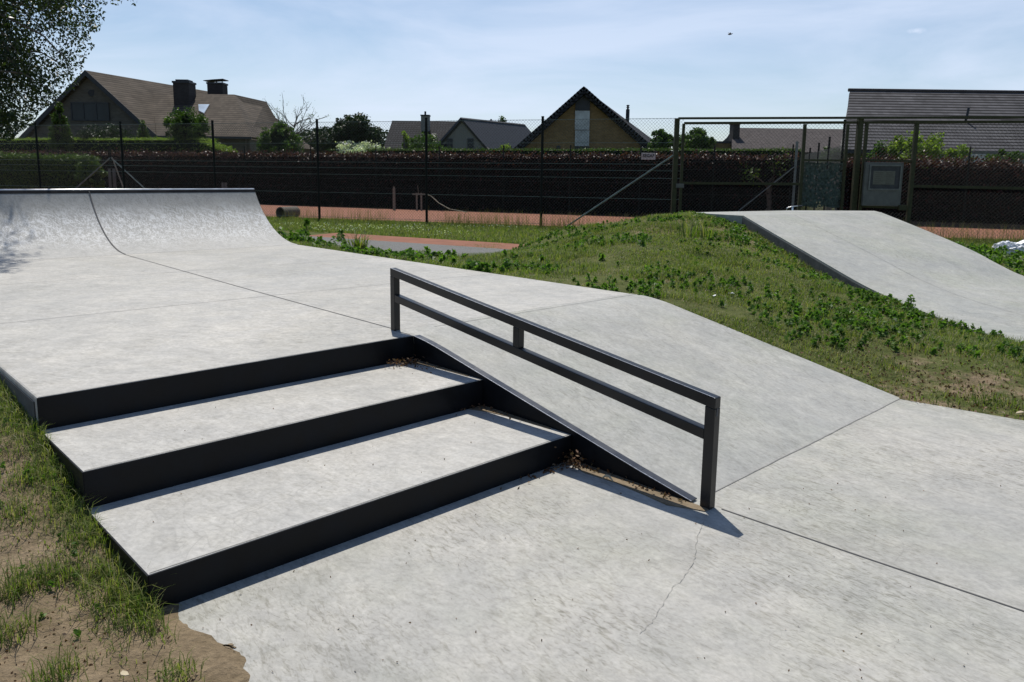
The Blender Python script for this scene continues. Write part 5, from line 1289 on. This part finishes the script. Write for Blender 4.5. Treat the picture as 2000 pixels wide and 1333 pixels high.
# crumbs and twigs on the concrete
k = []
for _ in range(110):
    px, py = random.uniform(380, 2000), random.uniform(900, 1330)
    g = at(px, py, 0); u_, v_ = UVc(g.x, g.y)
    if v_ < 1.9 or (v_ < 2.7 and u_ < 3.1): k.append(tuple(g + Vector((0, 0, .004))))
for (v0, z) in NOSE[:2]:
    for _ in range(16):
        g = W(random.uniform(.95, 3.1), random.uniform(v0 + .05, v0 + .7), z + .004); k.append(tuple(g))
tag(leaves('crumbs', np.array(k), MAT['leafdead'], .010), kind='stuff')
tag(leaves('leaf_litter', sample(900, 2.2, 5, 4.6, 7, lambda x, y: np.exp(-np.hypot(x - 3.3, y - 5.8) ** 2 / .6)) + [0, 0, .012], MAT['leafdead'], .026), kind='stuff')
tag(leaves('sand_crumbs', sample(1500, -3, 1.0, 1.9, 5, lambda x, y: np.where(UVc(x, y)[0] < .85, .5, 0)) + [0, 0, .006], MAT['leafdead'], .014), kind='stuff')

# ------------------------------------------------------------------ light and sky
sun_d = bpy.data.lights.new('sun', 'SUN'); sun = bpy.data.objects.new('sun', sun_d); COL.objects.link(sun)
sun_d.energy = 4.5; sun_d.angle = math.radians(.5); sun_d.color = (1.0, .955, .87)
sun.rotation_euler = SUNH.to_track_quat('Z', 'Y').to_euler()
wd = bpy.data.worlds.new('World'); S.world = wd; wd.use_nodes = True
t = wd.node_tree; bg = t.nodes['Background']
sky = t.nodes.new('ShaderNodeTexSky'); sky.sky_type = 'NISHITA'; sky.sun_disc = False
sky.sun_elevation = math.asin(SUNH.z); sky.sun_rotation = math.atan2(SUNH.x, SUNH.y)
sky.air_density = 1.0; sky.dust_density = .5; sky.ozone_density = 3.0; sky.altitude = 0
tc = t.nodes.new('ShaderNodeTexCoord'); mp = t.nodes.new('ShaderNodeMapping'); mp.inputs['Scale'].default_value = (1.0, 1.0, 4.5)
mp.inputs['Rotation'].default_value = (0, .12, .3)
t.links.new(tc.outputs['Generated'], mp.inputs['Vector'])
nz = t.nodes.new('ShaderNodeTexNoise'); nz.inputs['Scale'].default_value = 2.2; nz.inputs['Detail'].default_value = 7; nz.inputs['Roughness'].default_value = .55; nz.inputs['Distortion'].default_value = .5
t.links.new(mp.outputs[0], nz.inputs['Vector'])
rp_ = t.nodes.new('ShaderNodeValToRGB'); rp_.color_ramp.elements[0].position = .30; rp_.color_ramp.elements[0].color = (.0, .0, .0, 1); rp_.color_ramp.elements[1].position = .64; rp_.color_ramp.elements[1].color = (.8, .8, .8, 1)
t.links.new(nz.outputs['Fac'], rp_.inputs[0])
mx = t.nodes.new('ShaderNodeMix'); mx.data_type = 'RGBA'; 
sx = t.nodes.new('ShaderNodeSeparateXYZ'); t.links.new(tc.outputs['Generated'], sx.inputs[0])
def wm(op, a, b_=0.0, clamp=False):
    m_ = t.nodes.new('ShaderNodeMath'); m_.operation = op; m_.use_clamp = clamp
    for i_, v_ in enumerate((a, b_)):
        if isinstance(v_, (int, float)): m_.inputs[i_].default_value = v_
        else: t.links.new(v_, m_.inputs[i_])
    return m_.outputs[0]
thin = wm('MULTIPLY', wm('ADD', wm('MULTIPLY', sx.outputs[1], 1.6), -.1, True), wm('SUBTRACT', 1.15, wm('MULTIPLY', sx.outputs[2], 1.9), True), True)
cf_ = wm('MULTIPLY', rp_.outputs[0], thin)
# a few small puffs of fair weather cloud
puff = t.nodes.new('ShaderNodeTexNoise'); puff.inputs['Scale'].default_value = 60; puff.inputs['Detail'].default_value = 5; t.links.new(tc.outputs['Generated'], puff.inputs['Vector'])
for (px_, py_, rx_) in ((1790, 61, .020), (484, 150, .016), (728, 86, .022), (590, 88, .018), (270, 66, .018)):
    dv = ray(px_, py_).normalized(); vs_ = t.nodes.new('ShaderNodeVectorMath'); vs_.operation = 'SUBTRACT'; t.links.new(tc.outputs['Generated'], vs_.inputs[0]); vs_.inputs[1].default_value = dv
    vm_ = t.nodes.new('ShaderNodeVectorMath'); vm_.operation = 'MULTIPLY'; t.links.new(vs_.outputs[0], vm_.inputs[0]); vm_.inputs[1].default_value = (1, 1, 3.2)
    vl_ = t.nodes.new('ShaderNodeVectorMath'); vl_.operation = 'LENGTH'; t.links.new(vm_.outputs[0], vl_.inputs[0])
    g_ = wm('SUBTRACT', 1.0, wm('DIVIDE', vl_.outputs['Value'], rx_), True)
    g_ = wm('MULTIPLY', g_, wm('SUBTRACT', wm('MULTIPLY', puff.outputs['Fac'], 3.0), .9, True)); cf_ = wm('MAXIMUM', cf_, wm('MULTIPLY', g_, .9 if px_ > 1000 else .6))
t.links.new(cf_, mx.inputs[0]); t.links.new(sky.outputs[0], mx.inputs[6]); mx.inputs[7].default_value = (7.3, 8.2, 10.0, 1)
t.links.new(mx.outputs[2], bg.inputs['Color']); bg.inputs['Strength'].default_value = .104
S.view_settings.view_transform = 'Standard'; S.view_settings.look = 'None'; S.view_settings.exposure = 0; S.view_settings.gamma = 1
S.render.engine = 'CYCLES'
